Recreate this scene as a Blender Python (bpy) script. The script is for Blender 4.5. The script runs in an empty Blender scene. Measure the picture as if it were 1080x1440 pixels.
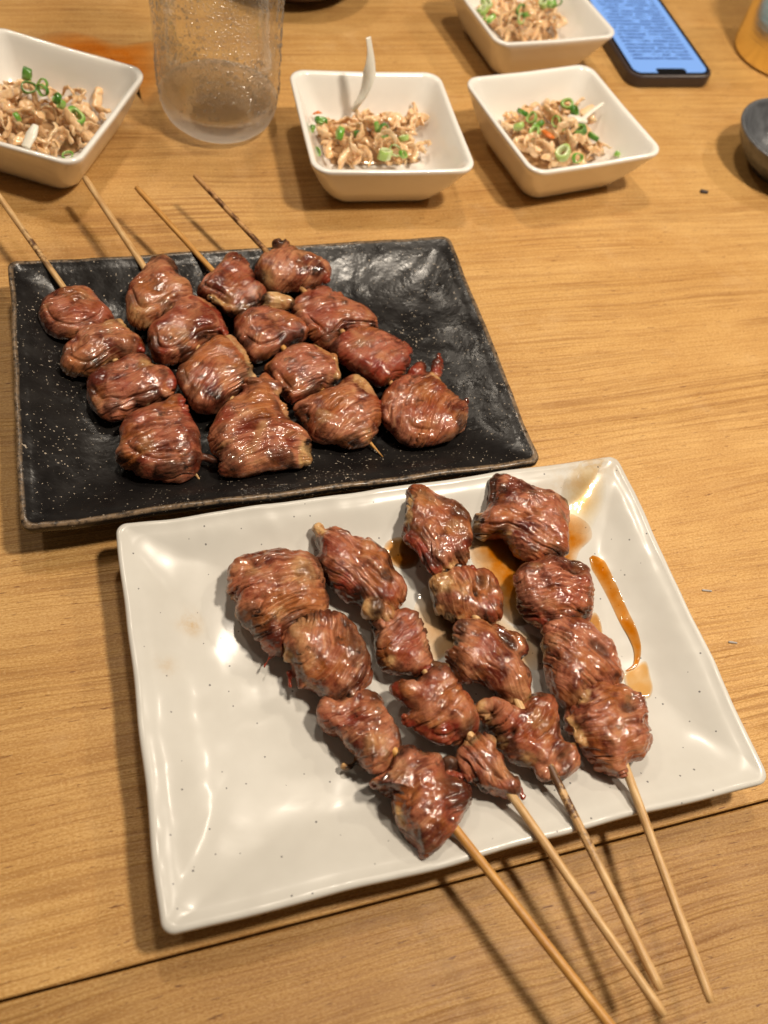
import bpy, bmesh, math, random
import numpy as np
from mathutils import Vector, Matrix, Euler
from mathutils.bvhtree import BVHTree

random.seed(7)
rng = np.random.default_rng(7)
CM = 0.01
scene = bpy.context.scene
COL = scene.collection

# ------------------------------------------------------------------ camera
P_, R_, F_, CH = 0.9974, 0.2685, 1200.27, 30.0          # pitch, roll, focal length in pixels of a 1080 px wide photo, height in cm
_fw = np.array([0, math.cos(P_), -math.sin(P_)])
_rt = np.array([1., 0, 0])
_up = np.cross(_rt, _fw)
_R = math.cos(R_) * _rt + math.sin(R_) * _up
_U = -math.sin(R_) * _rt + math.cos(R_) * _up
cam_d = bpy.data.cameras.new('camera')
cam = bpy.data.objects.new('camera', cam_d)
COL.objects.link(cam)
cam.matrix_world = Matrix(((_R[0], _U[0], -_fw[0], 0), (_R[1], _U[1], -_fw[1], 0), (_R[2], _U[2], -_fw[2], CH * CM), (0, 0, 0, 1)))
cam_d.sensor_fit = 'VERTICAL'
cam_d.sensor_height = 36.0
cam_d.lens = F_ / 1440 * 36.0
cam_d.clip_start = 0.01
cam_d.clip_end = 20
cam_d.dof.use_dof = True
cam_d.dof.focus_distance = 0.33
cam_d.dof.aperture_fstop = 10.0
scene.camera = cam


def un(x, y, z=0.0):
    """photo pixel -> point (cm) on the horizontal plane at height z"""
    d = _fw + _R * (x - 540) / F_ + _U * (720 - y) / F_
    return np.array([0, 0, CH]) + d * ((z - CH) / d[2])


# ------------------------------------------------------------------ world, lamps, exposure
world = bpy.data.worlds.new('World')
scene.world = world
world.use_nodes = True
bg = world.node_tree.nodes['Background']
bg.inputs['Color'].default_value = (1.0, 0.80, 0.60, 1)
bg.inputs['Strength'].default_value = 0.07
scene.view_settings.view_transform = 'Standard'
scene.view_settings.look = 'None'
scene.view_settings.exposure = 0.0
scene.view_settings.gamma = 1.0


def lamp(name, loc, power, size, col):
    d = bpy.data.lights.new(name, 'AREA')
    d.shape = 'DISK'
    d.size = size
    d.energy = power
    d.color = col
    o = bpy.data.objects.new(name, d)
    o.location = loc
    COL.objects.link(o)
    return o


lamp('pendant_or_fill_light', (0.28, 0.25, 0.80), 7.0, 0.085, (1.0, 0.87, 0.71))
lamp('pendant_or_fill_light', (-0.13, 0.56, 0.93), 3.4, 0.085, (1.0, 0.87, 0.71))
lamp('pendant_or_fill_light', (0.75, 0.95, 1.15), 5.0, 0.085, (1.0, 0.87, 0.71))  # added unseen fill lamp: more glints and a brighter far side
lamp('pendant_or_fill_light', (-0.80, 0.80, 1.10), 2.8, 0.085, (1.0, 0.87, 0.71))  # second unseen fill lamp, added for glints and softer shadows
scene.cycles.max_bounces = 10
scene.cycles.transmission_bounces = 10
scene.cycles.transparent_max_bounces = 24
scene.cycles.sample_clamp_indirect = 4.0
scene.cycles.blur_glossy = 0.3

# ------------------------------------------------------------------ helpers


def hash3(ix, iy, iz, seed):
    h = (ix * 374761393 + iy * 668265263 + iz * 2147483647 + seed * 1274126177) & 0xFFFFFFFF
    h = ((h ^ (h >> 13)) * 1274126177) & 0xFFFFFFFF
    h = (h ^ (h >> 16)) & 0xFFFFFFFF
    h = (h * 2246822519) & 0xFFFFFFFF
    return h ^ (h >> 15)


_G = rng.normal(size=(256, 3))
_G /= np.linalg.norm(_G, axis=1)[:, None]


def pn(P, seed=0):
    """gradient noise, about -1..1"""
    i = np.floor(P).astype(np.int64)
    f = P - i
    u = f * f * f * (f * (f * 6 - 15) + 10)
    out = 0
    for dx in (0, 1):
        wx = u[:, 0] if dx else 1 - u[:, 0]
        for dy in (0, 1):
            wy = u[:, 1] if dy else 1 - u[:, 1]
            for dz in (0, 1):
                wz = u[:, 2] if dz else 1 - u[:, 2]
                g = _G[hash3(i[:, 0] + dx, i[:, 1] + dy, i[:, 2] + dz, seed) & 255]
                d = (g[:, 0] * (f[:, 0] - dx) + g[:, 1] * (f[:, 1] - dy) + g[:, 2] * (f[:, 2] - dz))
                out = out + d * wx * wy * wz
    return out * 1.6


def sstep(a, b, x):
    t = np.clip((x - a) / (b - a), 0, 1)
    return t * t * (3 - 2 * t)


def mesh_np(name, V, faces, mat=None, smooth=True):
    me = bpy.data.meshes.new(name)
    me.from_pydata([tuple(v) for v in V], [], [tuple(f) for f in faces])
    me.update()
    if smooth:
        me.polygons.foreach_set('use_smooth', [True] * len(me.polygons))
    if mat:
        me.materials.append(mat)
    return me


def link(name, me, parent=None, loc=(0, 0, 0), rot=None, scale=None):
    o = bpy.data.objects.new(name, me)
    COL.objects.link(o)
    o.location = loc
    if rot is not None:
        o.rotation_euler = rot
    if scale is not None:
        o.scale = scale
    if parent:
        o.parent = parent
    return o


def tag(o, label=None, cat=None, group=None, kind=None):
    if label:
        o['label'] = label
    if cat:
        o['category'] = cat
    if group:
        o['group'] = group
    if kind:
        o['kind'] = kind
    return o


def thing(name, label, cat, loc, rotz=0, group=None):
    o = bpy.data.objects.new(name, None)
    o.empty_display_size = 0.02
    COL.objects.link(o)
    o.location = loc
    o.rotation_euler = (0, 0, rotz)
    return tag(o, label, cat, group)


def rrect(a, b, r, ns, nc):
    """rounded rectangle, half sizes a, b; ns points per long side; point k matches from ring to ring"""
    a = max(a, 1e-4); b = max(b, 1e-4); r = min(r, a, b)
    pts = []
    nb = max(4, int(ns * 0.68))
    for (cx, cy, a0, ln, nn) in ((a - r, b - r, 0, 0, nb), (-(a - r), b - r, 90, 0, ns), (-(a - r), -(b - r), 180, 0, nb), (a - r, -(b - r), 270, 0, ns)):
        k = len(pts)
        for i in range(nc):
            t = math.radians(a0 + 90 * i / (nc - 1))
            pts.append((cx + r * math.cos(t), cy + r * math.sin(t)))
    # insert straight sides
    out = []
    n_side = [ns, nb, ns, nb]
    for q in range(4):
        c = pts[q * nc:(q + 1) * nc]
        out += c
        e, s = c[-1], pts[((q + 1) % 4) * nc]
        for i in range(1, n_side[q]):
            t = i / n_side[q]
            out.append((e[0] + (s[0] - e[0]) * t, e[1] + (s[1] - e[1]) * t))
    return np.array(out)


def rings_mesh(rings, close_first=True, close_last=True):
    n = len(rings[0])
    V = np.concatenate(rings)
    F = []
    for k in range(len(rings) - 1):
        b0, b1 = k * n, (k + 1) * n
        for i in range(n):
            j = (i + 1) % n
            F.append((b0 + i, b0 + j, b1 + j, b1 + i))
    if close_first:
        F.append(tuple(range(n - 1, -1, -1)))
    if close_last:
        F.append(tuple(range((len(rings) - 1) * n, len(rings) * n)))
    return V, F


def lathe(profile, n=96):
    rings = []
    t = np.linspace(0, 2 * math.pi, n, endpoint=False)
    for r, z in profile:
        rings.append(np.stack([r * np.cos(t), r * np.sin(t), np.full(n, z)], 1))
    return rings_mesh(rings)


def resample(pts, n):
    """smooth polyline through pts (open), n samples"""
    P = np.array(pts, float)
    m = len(P)
    out = []
    for k in range(n):
        s = k / (n - 1) * (m - 1)
        i = min(int(s), m - 2)
        t = s - i
        p0, p1, p2, p3 = P[max(i - 1, 0)], P[i], P[i + 1], P[min(i + 2, m - 1)]
        out.append(0.5 * ((2 * p1) + (-p0 + p2) * t + (2 * p0 - 5 * p1 + 4 * p2 - p3) * t * t + (-p0 + 3 * p1 - 3 * p2 + p3) * t ** 3))
    return np.array(out)


def closed_curve(pts, n):
    P = np.array(pts, float)
    m = len(P)
    out = []
    for k in range(n):
        s = k / n * m
        i = int(s)
        t = s - i
        p0, p1, p2, p3 = P[(i - 1) % m], P[i % m], P[(i + 1) % m], P[(i + 2) % m]
        out.append(0.5 * ((2 * p1) + (-p0 + p2) * t + (2 * p0 - 5 * p1 + 4 * p2 - p3) * t * t + (-p0 + 3 * p1 - 3 * p2 + p3) * t ** 3))
    return np.array(out)


def tube(path, rad, n=10, flat=1.0, up=(0, 0, 1)):
    """tapered tube along path; rad scalar or list"""
    path = np.array(path, float)
    m = len(path)
    rad = np.broadcast_to(np.array(rad, float), (m,))
    rings = []
    for i in range(m):
        t = path[min(i + 1, m - 1)] - path[max(i - 1, 0)]
        t = t / (np.linalg.norm(t) + 1e-12)
        s = np.cross(t, up)
        if np.linalg.norm(s) < 1e-3:
            s = np.cross(t, (0, 1, 0))
        s /= np.linalg.norm(s)
        w = np.cross(s, t)
        a = np.linspace(0, 2 * math.pi, n, endpoint=False)
        rings.append(path[i] + rad[i] * (np.cos(a)[:, None] * s + flat * np.sin(a)[:, None] * w))
    return rings_mesh(rings)


# ------------------------------------------------------------------ materials
class NT:
    def __init__(self, name):
        self.m = bpy.data.materials.new(name)
        self.m.use_nodes = True
        self.t = self.m.node_tree
        self.b = self.t.nodes['Principled BSDF']
        self.out = self.t.nodes['Material Output']

    def n(self, kind, **kw):
        o = self.t.nodes.new(kind)
        for k, v in kw.items():
            if k.startswith('_'):
                setattr(o, k[1:], v)
            else:
                o.inputs[k.replace('__', ' ')].default_value = v
        return o

    def l(self, a, b):
        self.t.links.new(a, b)

    def coord(self, kind='Object', scale=(1, 1, 1), rot=(0, 0, 0), loc=(0, 0, 0)):
        c = self.n('ShaderNodeTexCoord')
        mp = self.n('ShaderNodeMapping')
        mp.inputs['Scale'].default_value = scale
        mp.inputs['Rotation'].default_value = rot
        mp.inputs['Location'].default_value = loc
        self.l(c.outputs[kind], mp.inputs['Vector'])
        return mp.outputs['Vector']

    def noise(self, vec, scale, detail=4, rough=0.55, dist=0.0):
        o = self.n('ShaderNodeTexNoise', Scale=scale, Detail=detail, Roughness=rough, Distortion=dist)
        self.l(vec, o.inputs['Vector'])
        return o.outputs['Fac']

    def ramp(self, fac, stops, interp='LINEAR'):
        o = self.n('ShaderNodeValToRGB')
        e = o.color_ramp.elements
        o.color_ramp.interpolation = interp
        while len(e) < len(stops):
            e.new(0.5)
        for k, (p, c) in enumerate(stops):
            e[k].position = p
            e[k].color = c if len(c) == 4 else (*c, 1)
        self.l(fac, o.inputs['Fac'])
        return o.outputs['Color']

    def mix(self, fac, a, b, mode='MIX'):
        o = self.n('ShaderNodeMix')
        o.data_type = 'RGBA'
        o.blend_type = mode
        for sock, v in ((o.inputs[0], fac), (o.inputs[6], a), (o.inputs[7], b)):
            if isinstance(v, (int, float)):
                sock.default_value = v
            elif isinstance(v, tuple):
                sock.default_value = v if len(v) == 4 else (*v, 1)
            else:
                self.l(v, sock)
        return o.outputs[2]

    def math(self, op, a, b=0.0, clamp=False):
        o = self.n('ShaderNodeMath', _operation=op)
        o.use_clamp = clamp
        for k, v in ((0, a), (1, b)):
            if isinstance(v, (int, float)):
                o.inputs[k].default_value = v
            else:
                self.l(v, o.inputs[k])
        return o.outputs[0]

    def attr(self, name, out='Fac'):
        o = self.n('ShaderNodeAttribute', _attribute_name=name)
        return o.outputs[out]

    def bump(self, h, dist, strength=1.0, prev=None):
        o = self.n('ShaderNodeBump', Strength=strength, Distance=dist)
        self.l(h, o.inputs['Height'])
        if prev:
            self.l(prev, o.inputs['Normal'])
        return o.outputs['Normal']

    def set(self, **kw):
        for k, v in kw.items():
            s = self.b.inputs[k.replace('__', ' ')]
            if isinstance(v, (int, float)):
                s.default_value = v
            elif isinstance(v, tuple):
                s.default_value = v if (len(v) == 4 or s.type == 'VECTOR') else (*v, 1)
            else:
                self.l(v, s)
        return self.m


def B3(v):
    return (v, v, v)


GRAIN = math.radians(27.4)


def wood_table(shade=1.0, name='table_wood'):
    n = NT(name)
    v = n.coord(scale=(1, 1, 1))                         # plank objects run along their own x
    warp = n.noise(n.coord(scale=(2.2, 5, 2)), 1.5, 2)
    warp2 = n.noise(n.coord(scale=(14, 30, 5)), 1.0, 2)
    wv = n.n('ShaderNodeVectorMath', _operation='ADD')
    n.l(v, wv.inputs[0])
    cmb = n.n('ShaderNodeCombineXYZ')
    n.l(n.math('ADD', n.math('MULTIPLY', warp, 0.022), n.math('MULTIPLY', warp2, 0.0035)), cmb.inputs['Y'])
    n.l(cmb.outputs[0], wv.inputs[1])

    def streak(x, y, det=3, rough=0.55):
        mp = n.n('ShaderNodeMapping')
        mp.inputs['Scale'].default_value = (x, y, y * 0.3)
        n.l(wv.outputs[0], mp.inputs['Vector'])
        return n.noise(mp.outputs[0], 1.0, det, rough)
    broad = streak(1.6, 40, 2)
    rings = streak(1.4, 210, 1)                            # growth rings drawn out along the plank
    rings2 = streak(2.6, 260, 2)
    fine = streak(34, 1050, 4, 0.7)                        # fine fibres
    pores = streak(120, 1000, 3, 0.6)
    grit = n.noise(n.coord(scale=(1, 2.0, 1)), 850, 3, 0.7)
    blot = n.noise(v, 16, 5, 0.65)
    base = n.ramp(broad, [(0.30, (0.585, 0.338, 0.108)), (0.50, (0.615, 0.364, 0.124)), (0.70, (0.640, 0.388, 0.140))])
    dark = n.mix(1.0, base, (0.54, 0.41, 0.28), 'MULTIPLY')
    fade = n.ramp(n.noise(n.coord(scale=(0.5, 1, 1)), 22, 4, 0.65), [(0.36, B3(0.15)), (0.62, B3(1.0))])

    def thin(nz, w):                                       # thin dark late-wood lines where the noise crosses its middle
        return n.ramp(n.math('ABSOLUTE', n.math('SUBTRACT', nz, 0.5)), [(0.0, B3(1.0)), (w, B3(0.0))])
    lines = n.math('MAXIMUM', thin(rings, 0.050), n.math('MULTIPLY', thin(rings2, 0.045), 0.7))
    lines = n.math('MULTIPLY', n.math('MULTIPLY', lines, fade), n.ramp(grit, [(0.34, B3(0.25)), (0.55, B3(1.0))]))
    c = n.mix(lines, base, dark)
    c = n.mix(n.ramp(fine, [(0.40, B3(0.45)), (0.54, B3(0.0))]), c, n.mix(1.0, c, (0.66, 0.53, 0.38), 'MULTIPLY'))
    c = n.mix(n.ramp(grit, [(0.38, B3(0.6)), (0.50, B3(0.0))]), c, n.mix(1.0, c, (0.68, 0.55, 0.38), 'MULTIPLY'))
    c = n.mix(n.ramp(grit, [(0.52, B3(0.0)), (0.68, B3(0.6))]), c, (0.76, 0.50, 0.22))
    c = n.mix(n.ramp(pores, [(0.30, B3(0.9)), (0.36, B3(0.0))]), c, (0.19, 0.075, 0.020))
    c = n.mix(n.ramp(blot, [(0.36, B3(0.40)), (0.6, B3(0.0))]), c, n.mix(1.0, c, (0.74, 0.62, 0.48), 'MULTIPLY'))
    worn = n.noise(v, 36, 6, 0.72)
    c = n.mix(n.ramp(worn, [(0.56, B3(0.0)), (0.8, B3(0.30))]), c, (0.70, 0.48, 0.25))
    if shade != 1.0:                                       # front board: same wood multiplied darker and slightly browner
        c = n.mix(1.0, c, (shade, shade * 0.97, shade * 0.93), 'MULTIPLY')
    h = n.math('ADD', n.math('MULTIPLY', grit, 0.5), n.math('ADD', n.math('MULTIPLY', fine, 0.55), n.math('MULTIPLY', lines, -0.5)))
    nm = n.bump(h, 0.0006, 0.7)
    ro = n.ramp(worn, [(0.3, B3(0.38)), (0.7, B3(0.58))])
    return n.set(Base__Color=c, Roughness=ro, Normal=nm, Specular__IOR__Level=0.35)


def glaze_white():
    n = NT('white_speckled_glaze')
    v = n.coord()
    vor = n.n('ShaderNodeTexVoronoi', Scale=150.0)
    vor.feature = 'F1'
    vor.voronoi_dimensions = '2D'
    n.l(v, vor.inputs['Vector'])
    gate = n.n('ShaderNodeSeparateColor')
    n.l(vor.outputs['Color'], gate.inputs[0])
    rad = n.math('ADD', n.math('MULTIPLY', gate.outputs[1], 0.035), 0.022)
    spot = n.math('LESS_THAN', vor.outputs['Distance'], rad)
    sel = n.math('LESS_THAN', gate.outputs[0], 0.30)
    fac = n.math('MULTIPLY', n.math('MULTIPLY', spot, sel), 0.85)
    cloud = n.noise(v, 28, 4, 0.6)
    base = n.ramp(cloud, [(0.3, (0.545, 0.525, 0.478)), (0.65, (0.605, 0.588, 0.542))])
    stain = n.attr('stain')
    c = n.mix(n.math('MULTIPLY', stain, n.ramp(n.noise(v, 160, 5, 0.7), [(0.38, B3(0.1)), (0.6, B3(1.0))])), base, (0.50, 0.34, 0.16))
    c = n.mix(fac, c, (0.09, 0.085, 0.09))
    w = n.math('ADD', n.noise(v, 34, 2, 0.5), n.math('MULTIPLY', n.noise(v, 130, 2, 0.5), 0.10))
    nm = n.bump(w, 0.0004, 0.42)
    return n.set(Base__Color=c, Roughness=0.27, Normal=nm, Coat__Weight=0.09, Coat__Roughness=0.10, Specular__IOR__Level=0.3, Subsurface__Weight=0.0)


def glaze_black():
    n = NT('black_speckled_stoneware')
    v = n.coord()
    sp = n.noise(v, 900, 2, 0.5)
    sp2 = n.noise(v, 330, 2, 0.5)
    dens = n.noise(v, 45, 3, 0.6)
    thr = n.math('ADD', n.math('MULTIPLY', dens, -0.20), 0.80)
    fac = n.math('GREATER_THAN', sp, thr)
    thr2 = n.math('ADD', n.math('MULTIPLY', dens, -0.16), 0.835)
    fac = n.math('MAXIMUM', fac, n.math('GREATER_THAN', sp2, thr2))
    base = n.ramp(n.noise(v, 60, 4), [(0.3, (0.007, 0.006, 0.006)), (0.7, (0.015, 0.013, 0.012))])
    c = n.mix(n.math('MULTIPLY', fac, 0.75), base, (0.50, 0.42, 0.33))
    rim = n.attr('rim')
    worn = n.ramp(n.noise(v, 420, 4, 0.7), [(0.36, B3(0.1)), (0.58, B3(1.0))])
    c = n.mix(n.math('MULTIPLY', rim, worn), c, (0.20, 0.135, 0.08))
    h = n.math('ADD', n.math('MULTIPLY', n.noise(v, 85, 3, 0.55), 1.0), n.math('MULTIPLY', n.noise(v, 420, 3, 0.6), 0.16))
    nm = n.bump(h, 0.0010, 0.7)
    ro = n.ramp(n.noise(v, 120, 3), [(0.3, B3(0.22)), (0.7, B3(0.36))])
    return n.set(Base__Color=c, Roughness=ro, Normal=nm, Specular__IOR__Level=0.38)


def porcelain():
    n = NT('white_porcelain')
    v = n.coord()
    c = n.ramp(n.noise(v, 30, 3), [(0.3, (0.82, 0.79, 0.73)), (0.7, (0.86, 0.835, 0.78))])
    return n.set(Base__Color=c, Roughness=0.18, Coat__Weight=0.5, Coat__Roughness=0.06, Normal=n.bump(n.noise(v, 70, 2), 0.0003, 0.5))


def meat_mat():
    n = NT('glazed_grilled_heart')
    oi = n.n('ShaderNodeObjectInfo')
    v0 = n.coord()
    off = n.n('ShaderNodeVectorMath', _operation='ADD')
    sc = n.n('ShaderNodeCombineXYZ')
    for k in range(3):
        n.l(n.math('MULTIPLY', oi.outputs['Random'], (3.1, 7.7, 5.3)[k]), sc.inputs[k])
    n.l(v0, off.inputs[0])
    n.l(sc.outputs[0], off.inputs[1])
    v = off.outputs[0]
    fib = n.n('ShaderNodeAttribute', _attribute_name='fib')
    fo = n.n('ShaderNodeVectorMath', _operation='ADD')
    n.l(fib.outputs['Vector'], fo.inputs[0])
    n.l(sc.outputs[0], fo.inputs[1])
    big = n.noise(v, 75, 4, 0.6)
    mid = n.noise(v, 210, 4, 0.65)
    fine = n.noise(v, 900, 3, 0.6)
    mpf = n.n('ShaderNodeMapping')
    mpf.inputs['Scale'].default_value = (0.7, 6.5, 2.0)
    n.l(fo.outputs[0], mpf.inputs['Vector'])
    stri = n.noise(mpf.outputs[0], 1.0, 4, 0.65, 0.4)
    tone = n.attr('tone')
    pink = n.mix(tone, (0.330, 0.098, 0.066), (0.43, 0.185, 0.098))
    dark = n.mix(tone, (0.085, 0.011, 0.008), (0.125, 0.026, 0.012))
    pale = n.mix(tone, (0.53, 0.260, 0.160), (0.62, 0.365, 0.190))
    c = n.mix(n.ramp(big, [(0.38, B3(0.95)), (0.51, B3(0.0))]), pink, dark)
    blotch = n.noise(v, 150, 5, 0.7)
    c = n.mix(n.ramp(blotch, [(0.37, B3(0.8)), (0.48, B3(0.0))]), c, n.mix(0.7, c, (0.07, 0.012, 0.008)))
    amber = n.noise(v, 62, 5, 0.65)
    c = n.mix(n.ramp(amber, [(0.50, B3(0.0)), (0.63, B3(0.65))]), c, (0.34, 0.112, 0.022))
    c = n.mix(n.ramp(stri, [(0.36, B3(0.8)), (0.50, B3(0.0))]), c, n.mix(0.6, c, (0.075, 0.014, 0.008)))
    c = n.mix(n.ramp(stri, [(0.54, B3(0.0)), (0.70, B3(0.5))]), c, pale)
    c = n.mix(n.ramp(blotch, [(0.56, B3(0.0)), (0.72, B3(0.45))]), c, pale)
    fat = n.math('MULTIPLY', n.attr('fat'), n.ramp(mid, [(0.30, B3(0.45)), (0.5, B3(1.0))]))
    c = n.mix(fat, c, n.ramp(mid, [(0.36, (0.36, 0.17, 0.06)), (0.62, (0.60, 0.40, 0.20))]))
    red = n.math('MULTIPLY', n.attr('red'), n.ramp(mid, [(0.30, B3(0.3)), (0.55, B3(1.0))]))
    c = n.mix(red, c, (0.22, 0.030, 0.016))
    ch = n.math('ADD', n.math('MULTIPLY', n.attr('char'), n.ramp(mid, [(0.34, B3(1.0)), (0.66, B3(0.62))])),
                n.math('MULTIPLY', n.ramp(n.noise(v, 110, 5, 0.7), [(0.59, B3(0.0)), (0.70, B3(0.8))]), 1.0), True)
    c = n.mix(ch, c, (0.022, 0.009, 0.006))
    h = n.math('ADD', n.math('MULTIPLY', fine, 0.3), n.math('ADD', n.math('MULTIPLY', stri, 0.9), n.math('MULTIPLY', mid, 0.8)))
    nm = n.bump(h, 0.0007, 0.7)
    nc = n.bump(n.math('ADD', n.math('MULTIPLY', mid, 0.8), n.math('ADD', n.math('MULTIPLY', n.noise(v, 420, 3, 0.65), 0.9), n.math('MULTIPLY', stri, 0.2))), 0.00032, 0.7)
    ro = n.ramp(big, [(0.35, B3(0.26)), (0.65, B3(0.45))])
    return n.set(Base__Color=c, Roughness=ro, Normal=nm, Specular__IOR__Level=0.2,
                 Coat__Weight=n.ramp(n.noise(v, 95, 3), [(0.34, B3(0.35)), (0.50, B3(1.0))]), Coat__IOR=1.5, Coat__Roughness=0.05, Coat__Normal=nc, Coat__Tint=(1.0, 0.93, 0.82),
                 Subsurface__Weight=0.06, Subsurface__Radius=(0.003, 0.0010, 0.0005), Subsurface__Scale=1.0)


def bamboo_mat(name, col, burn):
    n = NT(name)
    v = n.coord('Generated')
    vo = n.coord()
    ga = n.n('ShaderNodeAttribute', _attribute_name='grain')
    f = n.noise(ga.outputs['Vector'], 1.0, 5, 0.65)
    g2 = n.ramp(n.noise(n.coord(scale=(60, 60, 60)), 4.0, 3), [(0.35, B3(0.4)), (0.65, B3(0.0))])
    c = n.mix(n.ramp(f, [(0.36, B3(0.0)), (0.64, B3(1.0))]), tuple(min(1, x * 1.12) for x in col), tuple(x * y for x, y in zip(col, (0.66, 0.56, 0.44))))
    c = n.mix(g2, c, tuple(x * t for x, t in zip(col, (0.7, 0.5, 0.3))))
    br = n.math('MULTIPLY', n.attr('burn'), n.ramp(n.noise(vo, 170, 5, 0.75), [(0.45, B3(0.0)), (0.55, B3(0.9))]))
    c = n.mix(br, c, (0.06, 0.016, 0.006))
    return n.set(Base__Color=c, Roughness=0.42, Normal=n.bump(f, 0.0003, 0.5), Specular__IOR__Level=0.4)


def simple(name, col, rough=0.4, bump=0.0, bscale=200, var=0.15, **kw):
    n = NT(name)
    v = n.coord()
    f = n.noise(v, bscale, 4, 0.6)
    c = n.mix(n.ramp(f, [(0.3, B3(0.0)), (0.7, B3(1.0))]), tuple(x * (1 - var) for x in col), tuple(min(1, x * (1 + var)) for x in col))
    if bump:
        kw['Normal'] = n.bump(f, bump, 0.8)
    return n.set(Base__Color=c, Roughness=rough, **kw)


def film_mat(name, tint, thick_attr=True):
    """thin coloured liquid film: tinted see-through layer with a wet gloss"""
    n = NT(name)
    tr = n.n('ShaderNodeBsdfTransparent')
    v = n.coord()
    d = n.attr('depth')
    k = n.math('MULTIPLY', d, n.ramp(n.noise(v, 130, 4, 0.6), [(0.25, B3(0.6)), (0.6, B3(1.0))]))
    n.l(n.mix(k, (1, 1, 1), tint), tr.inputs['Color'])
    gl = n.n('ShaderNodeBsdfGlossy', Roughness=0.06)
    n.l(n.bump(n.noise(v, 150, 2), 0.0006, 0.6), gl.inputs['Normal'])
    fr = n.n('ShaderNodeFresnel', IOR=1.4)
    ms = n.n('ShaderNodeMixShader')
    n.l(fr.outputs[0], ms.inputs[0])
    n.l(tr.outputs[0], ms.inputs[1])
    n.l(gl.outputs[0], ms.inputs[2])
    n.l(ms.outputs[0], n.out.inputs['Surface'])
    return n.m


M_WOOD = wood_table()
M_WOOD2 = wood_table(0.74, 'table_wood_darker')
M_WHITE = glaze_white()
M_BLACK = glaze_black()
M_PORC = porcelain()
M_MEAT = meat_mat()

# ------------------------------------------------------------------ table (two planks in view, joint at the front)
table = thing('table', 'pale brown wooden table top of long planks with a dark joint line', 'table', (0, 0, 0), GRAIN)
JOINT = 2.74


def plank(v0, v1, mat, u0=-75, u1=85, th=3.6, bev=0.12):
    bm = bmesh.new()
    c = [bm.verts.new((x * CM, y * CM, z * CM)) for x, y, z in
         ((u0, v0, -th), (u1, v0, -th), (u1, v1, -th), (u0, v1, -th), (u0, v0, 0), (u1, v0, 0), (u1, v1, 0), (u0, v1, 0))]
    for f in ((3, 2, 1, 0), (4, 5, 6, 7), (0, 1, 5, 4), (1, 2, 6, 5), (2, 3, 7, 6), (3, 0, 4, 7)):
        bm.faces.new([c[i] for i in f])
    bmesh.ops.bevel(bm, geom=[e for e in bm.edges if all(abs(v.co.z) < 1e-6 for v in e.verts)], offset=bev * CM, segments=3, affect='EDGES', profile=0.6)
    me = bpy.data.meshes.new('plank')
    bm.to_mesh(me); bm.free()
    me.materials.append(mat)
    return link('plank', me, table)


plank(JOINT + 0.035, 95, M_WOOD)
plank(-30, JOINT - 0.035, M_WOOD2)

# ------------------------------------------------------------------ rectangular plates
PL_A = math.radians(27.5)


def plate(name, label, cat, cx, cy, ang, w, d, rim_z, mat, seed, hammered, wobble, stains=()):
    a, b = w / 2, d / 2
    prof = [(2.6, 0.0, 0.5), (2.2, 0.0, 0.6), (2.05, 0.25, 0.6), (1.1, 0.75, 0.5), (0.22, rim_z - 0.55, 0.42), (0.05, rim_z - 0.42, 0.40),
            (0.0, rim_z - 0.32, 0.40), (0.0, rim_z - 0.09, 0.40), (0.03, rim_z - 0.03, 0.38), (0.09, rim_z, 0.36), (0.17, rim_z, 0.34), (0.25, rim_z - 0.03, 0.32), (0.38, rim_z - 0.11, 0.32)]
    zf = 0.85
    inset = 0.38
    while inset < b - 0.25:
        inset += 0.13
        t = (inset - 0.38) / 2.9
        z = zf + (rim_z - 0.11 - zf) * math.exp(-(t * 2.05) ** 1.55)
        prof.append((min(inset, b - 0.05), z, max(0.1, 0.45 + 2.0 * min(1, t) - max(0, inset - 3.2) * 0.55)))
    rings = []
    rim = []
    for (i, z, r) in prof:
        p = rrect(a - i, b - i, r, 110, 9)
        rings.append(np.column_stack([p, np.full(len(p), z)]))
        rim.append(np.full(len(p), 1.0 if (-0.05 < z - rim_z <= 0.001 and i < 0.2) else 0.0))
    V, F = rings_mesh(rings)
    up = sstep(0.5, 0.8, V[:, 2])
    V[:, 2] += up * wobble * pn(V * [0.22, 0.22, 0], seed) + up * wobble * 0.45 * pn(V * [0.55, 0.55, 0], seed + 1)
    V[:, 0] += 0.10 * up * pn(V * [0.30, 0.30, 0.1], seed + 2)
    V[:, 1] += 0.10 * up * pn(V * [0.30, 0.30, 0.1], seed + 3)
    V[:, 2] += up * hammered * pn(V * [0.9, 0.9, 0], seed + 4) + up * hammered * 0.5 * pn(V * [1.7, 1.7, 0], seed + 5)
    me = mesh_np(name, V * CM, F, mat)
    at = me.attributes.new('rim', 'FLOAT', 'POINT')
    at.data.foreach_set('value', np.concatenate(rim))
    R2 = np.array([[math.cos(ang), -math.sin(ang)], [math.sin(ang), math.cos(ang)]])
    W = V[:, :2] @ R2.T + [cx, cy]
    st = np.zeros(len(V))
    for (sx, sy, sr, sa) in stains:
        q = un(sx, sy, 1.0)[:2]
        st = np.maximum(st, sa * np.exp(-((W - q) ** 2).sum(1) / sr ** 2) * (V[:, 2] > 0.7))
    at = me.attributes.new('stain', 'FLOAT', 'POINT')
    at.data.foreach_set('value', st)
    o = link(name, me, None, (cx * CM, cy * CM, 0), (0, 0, ang))
    tag(o, label, cat)
    VW = np.column_stack([W, V[:, 2]])
    return o, BVHTree.FromPolygons([Vector(v) for v in VW], F)


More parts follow.
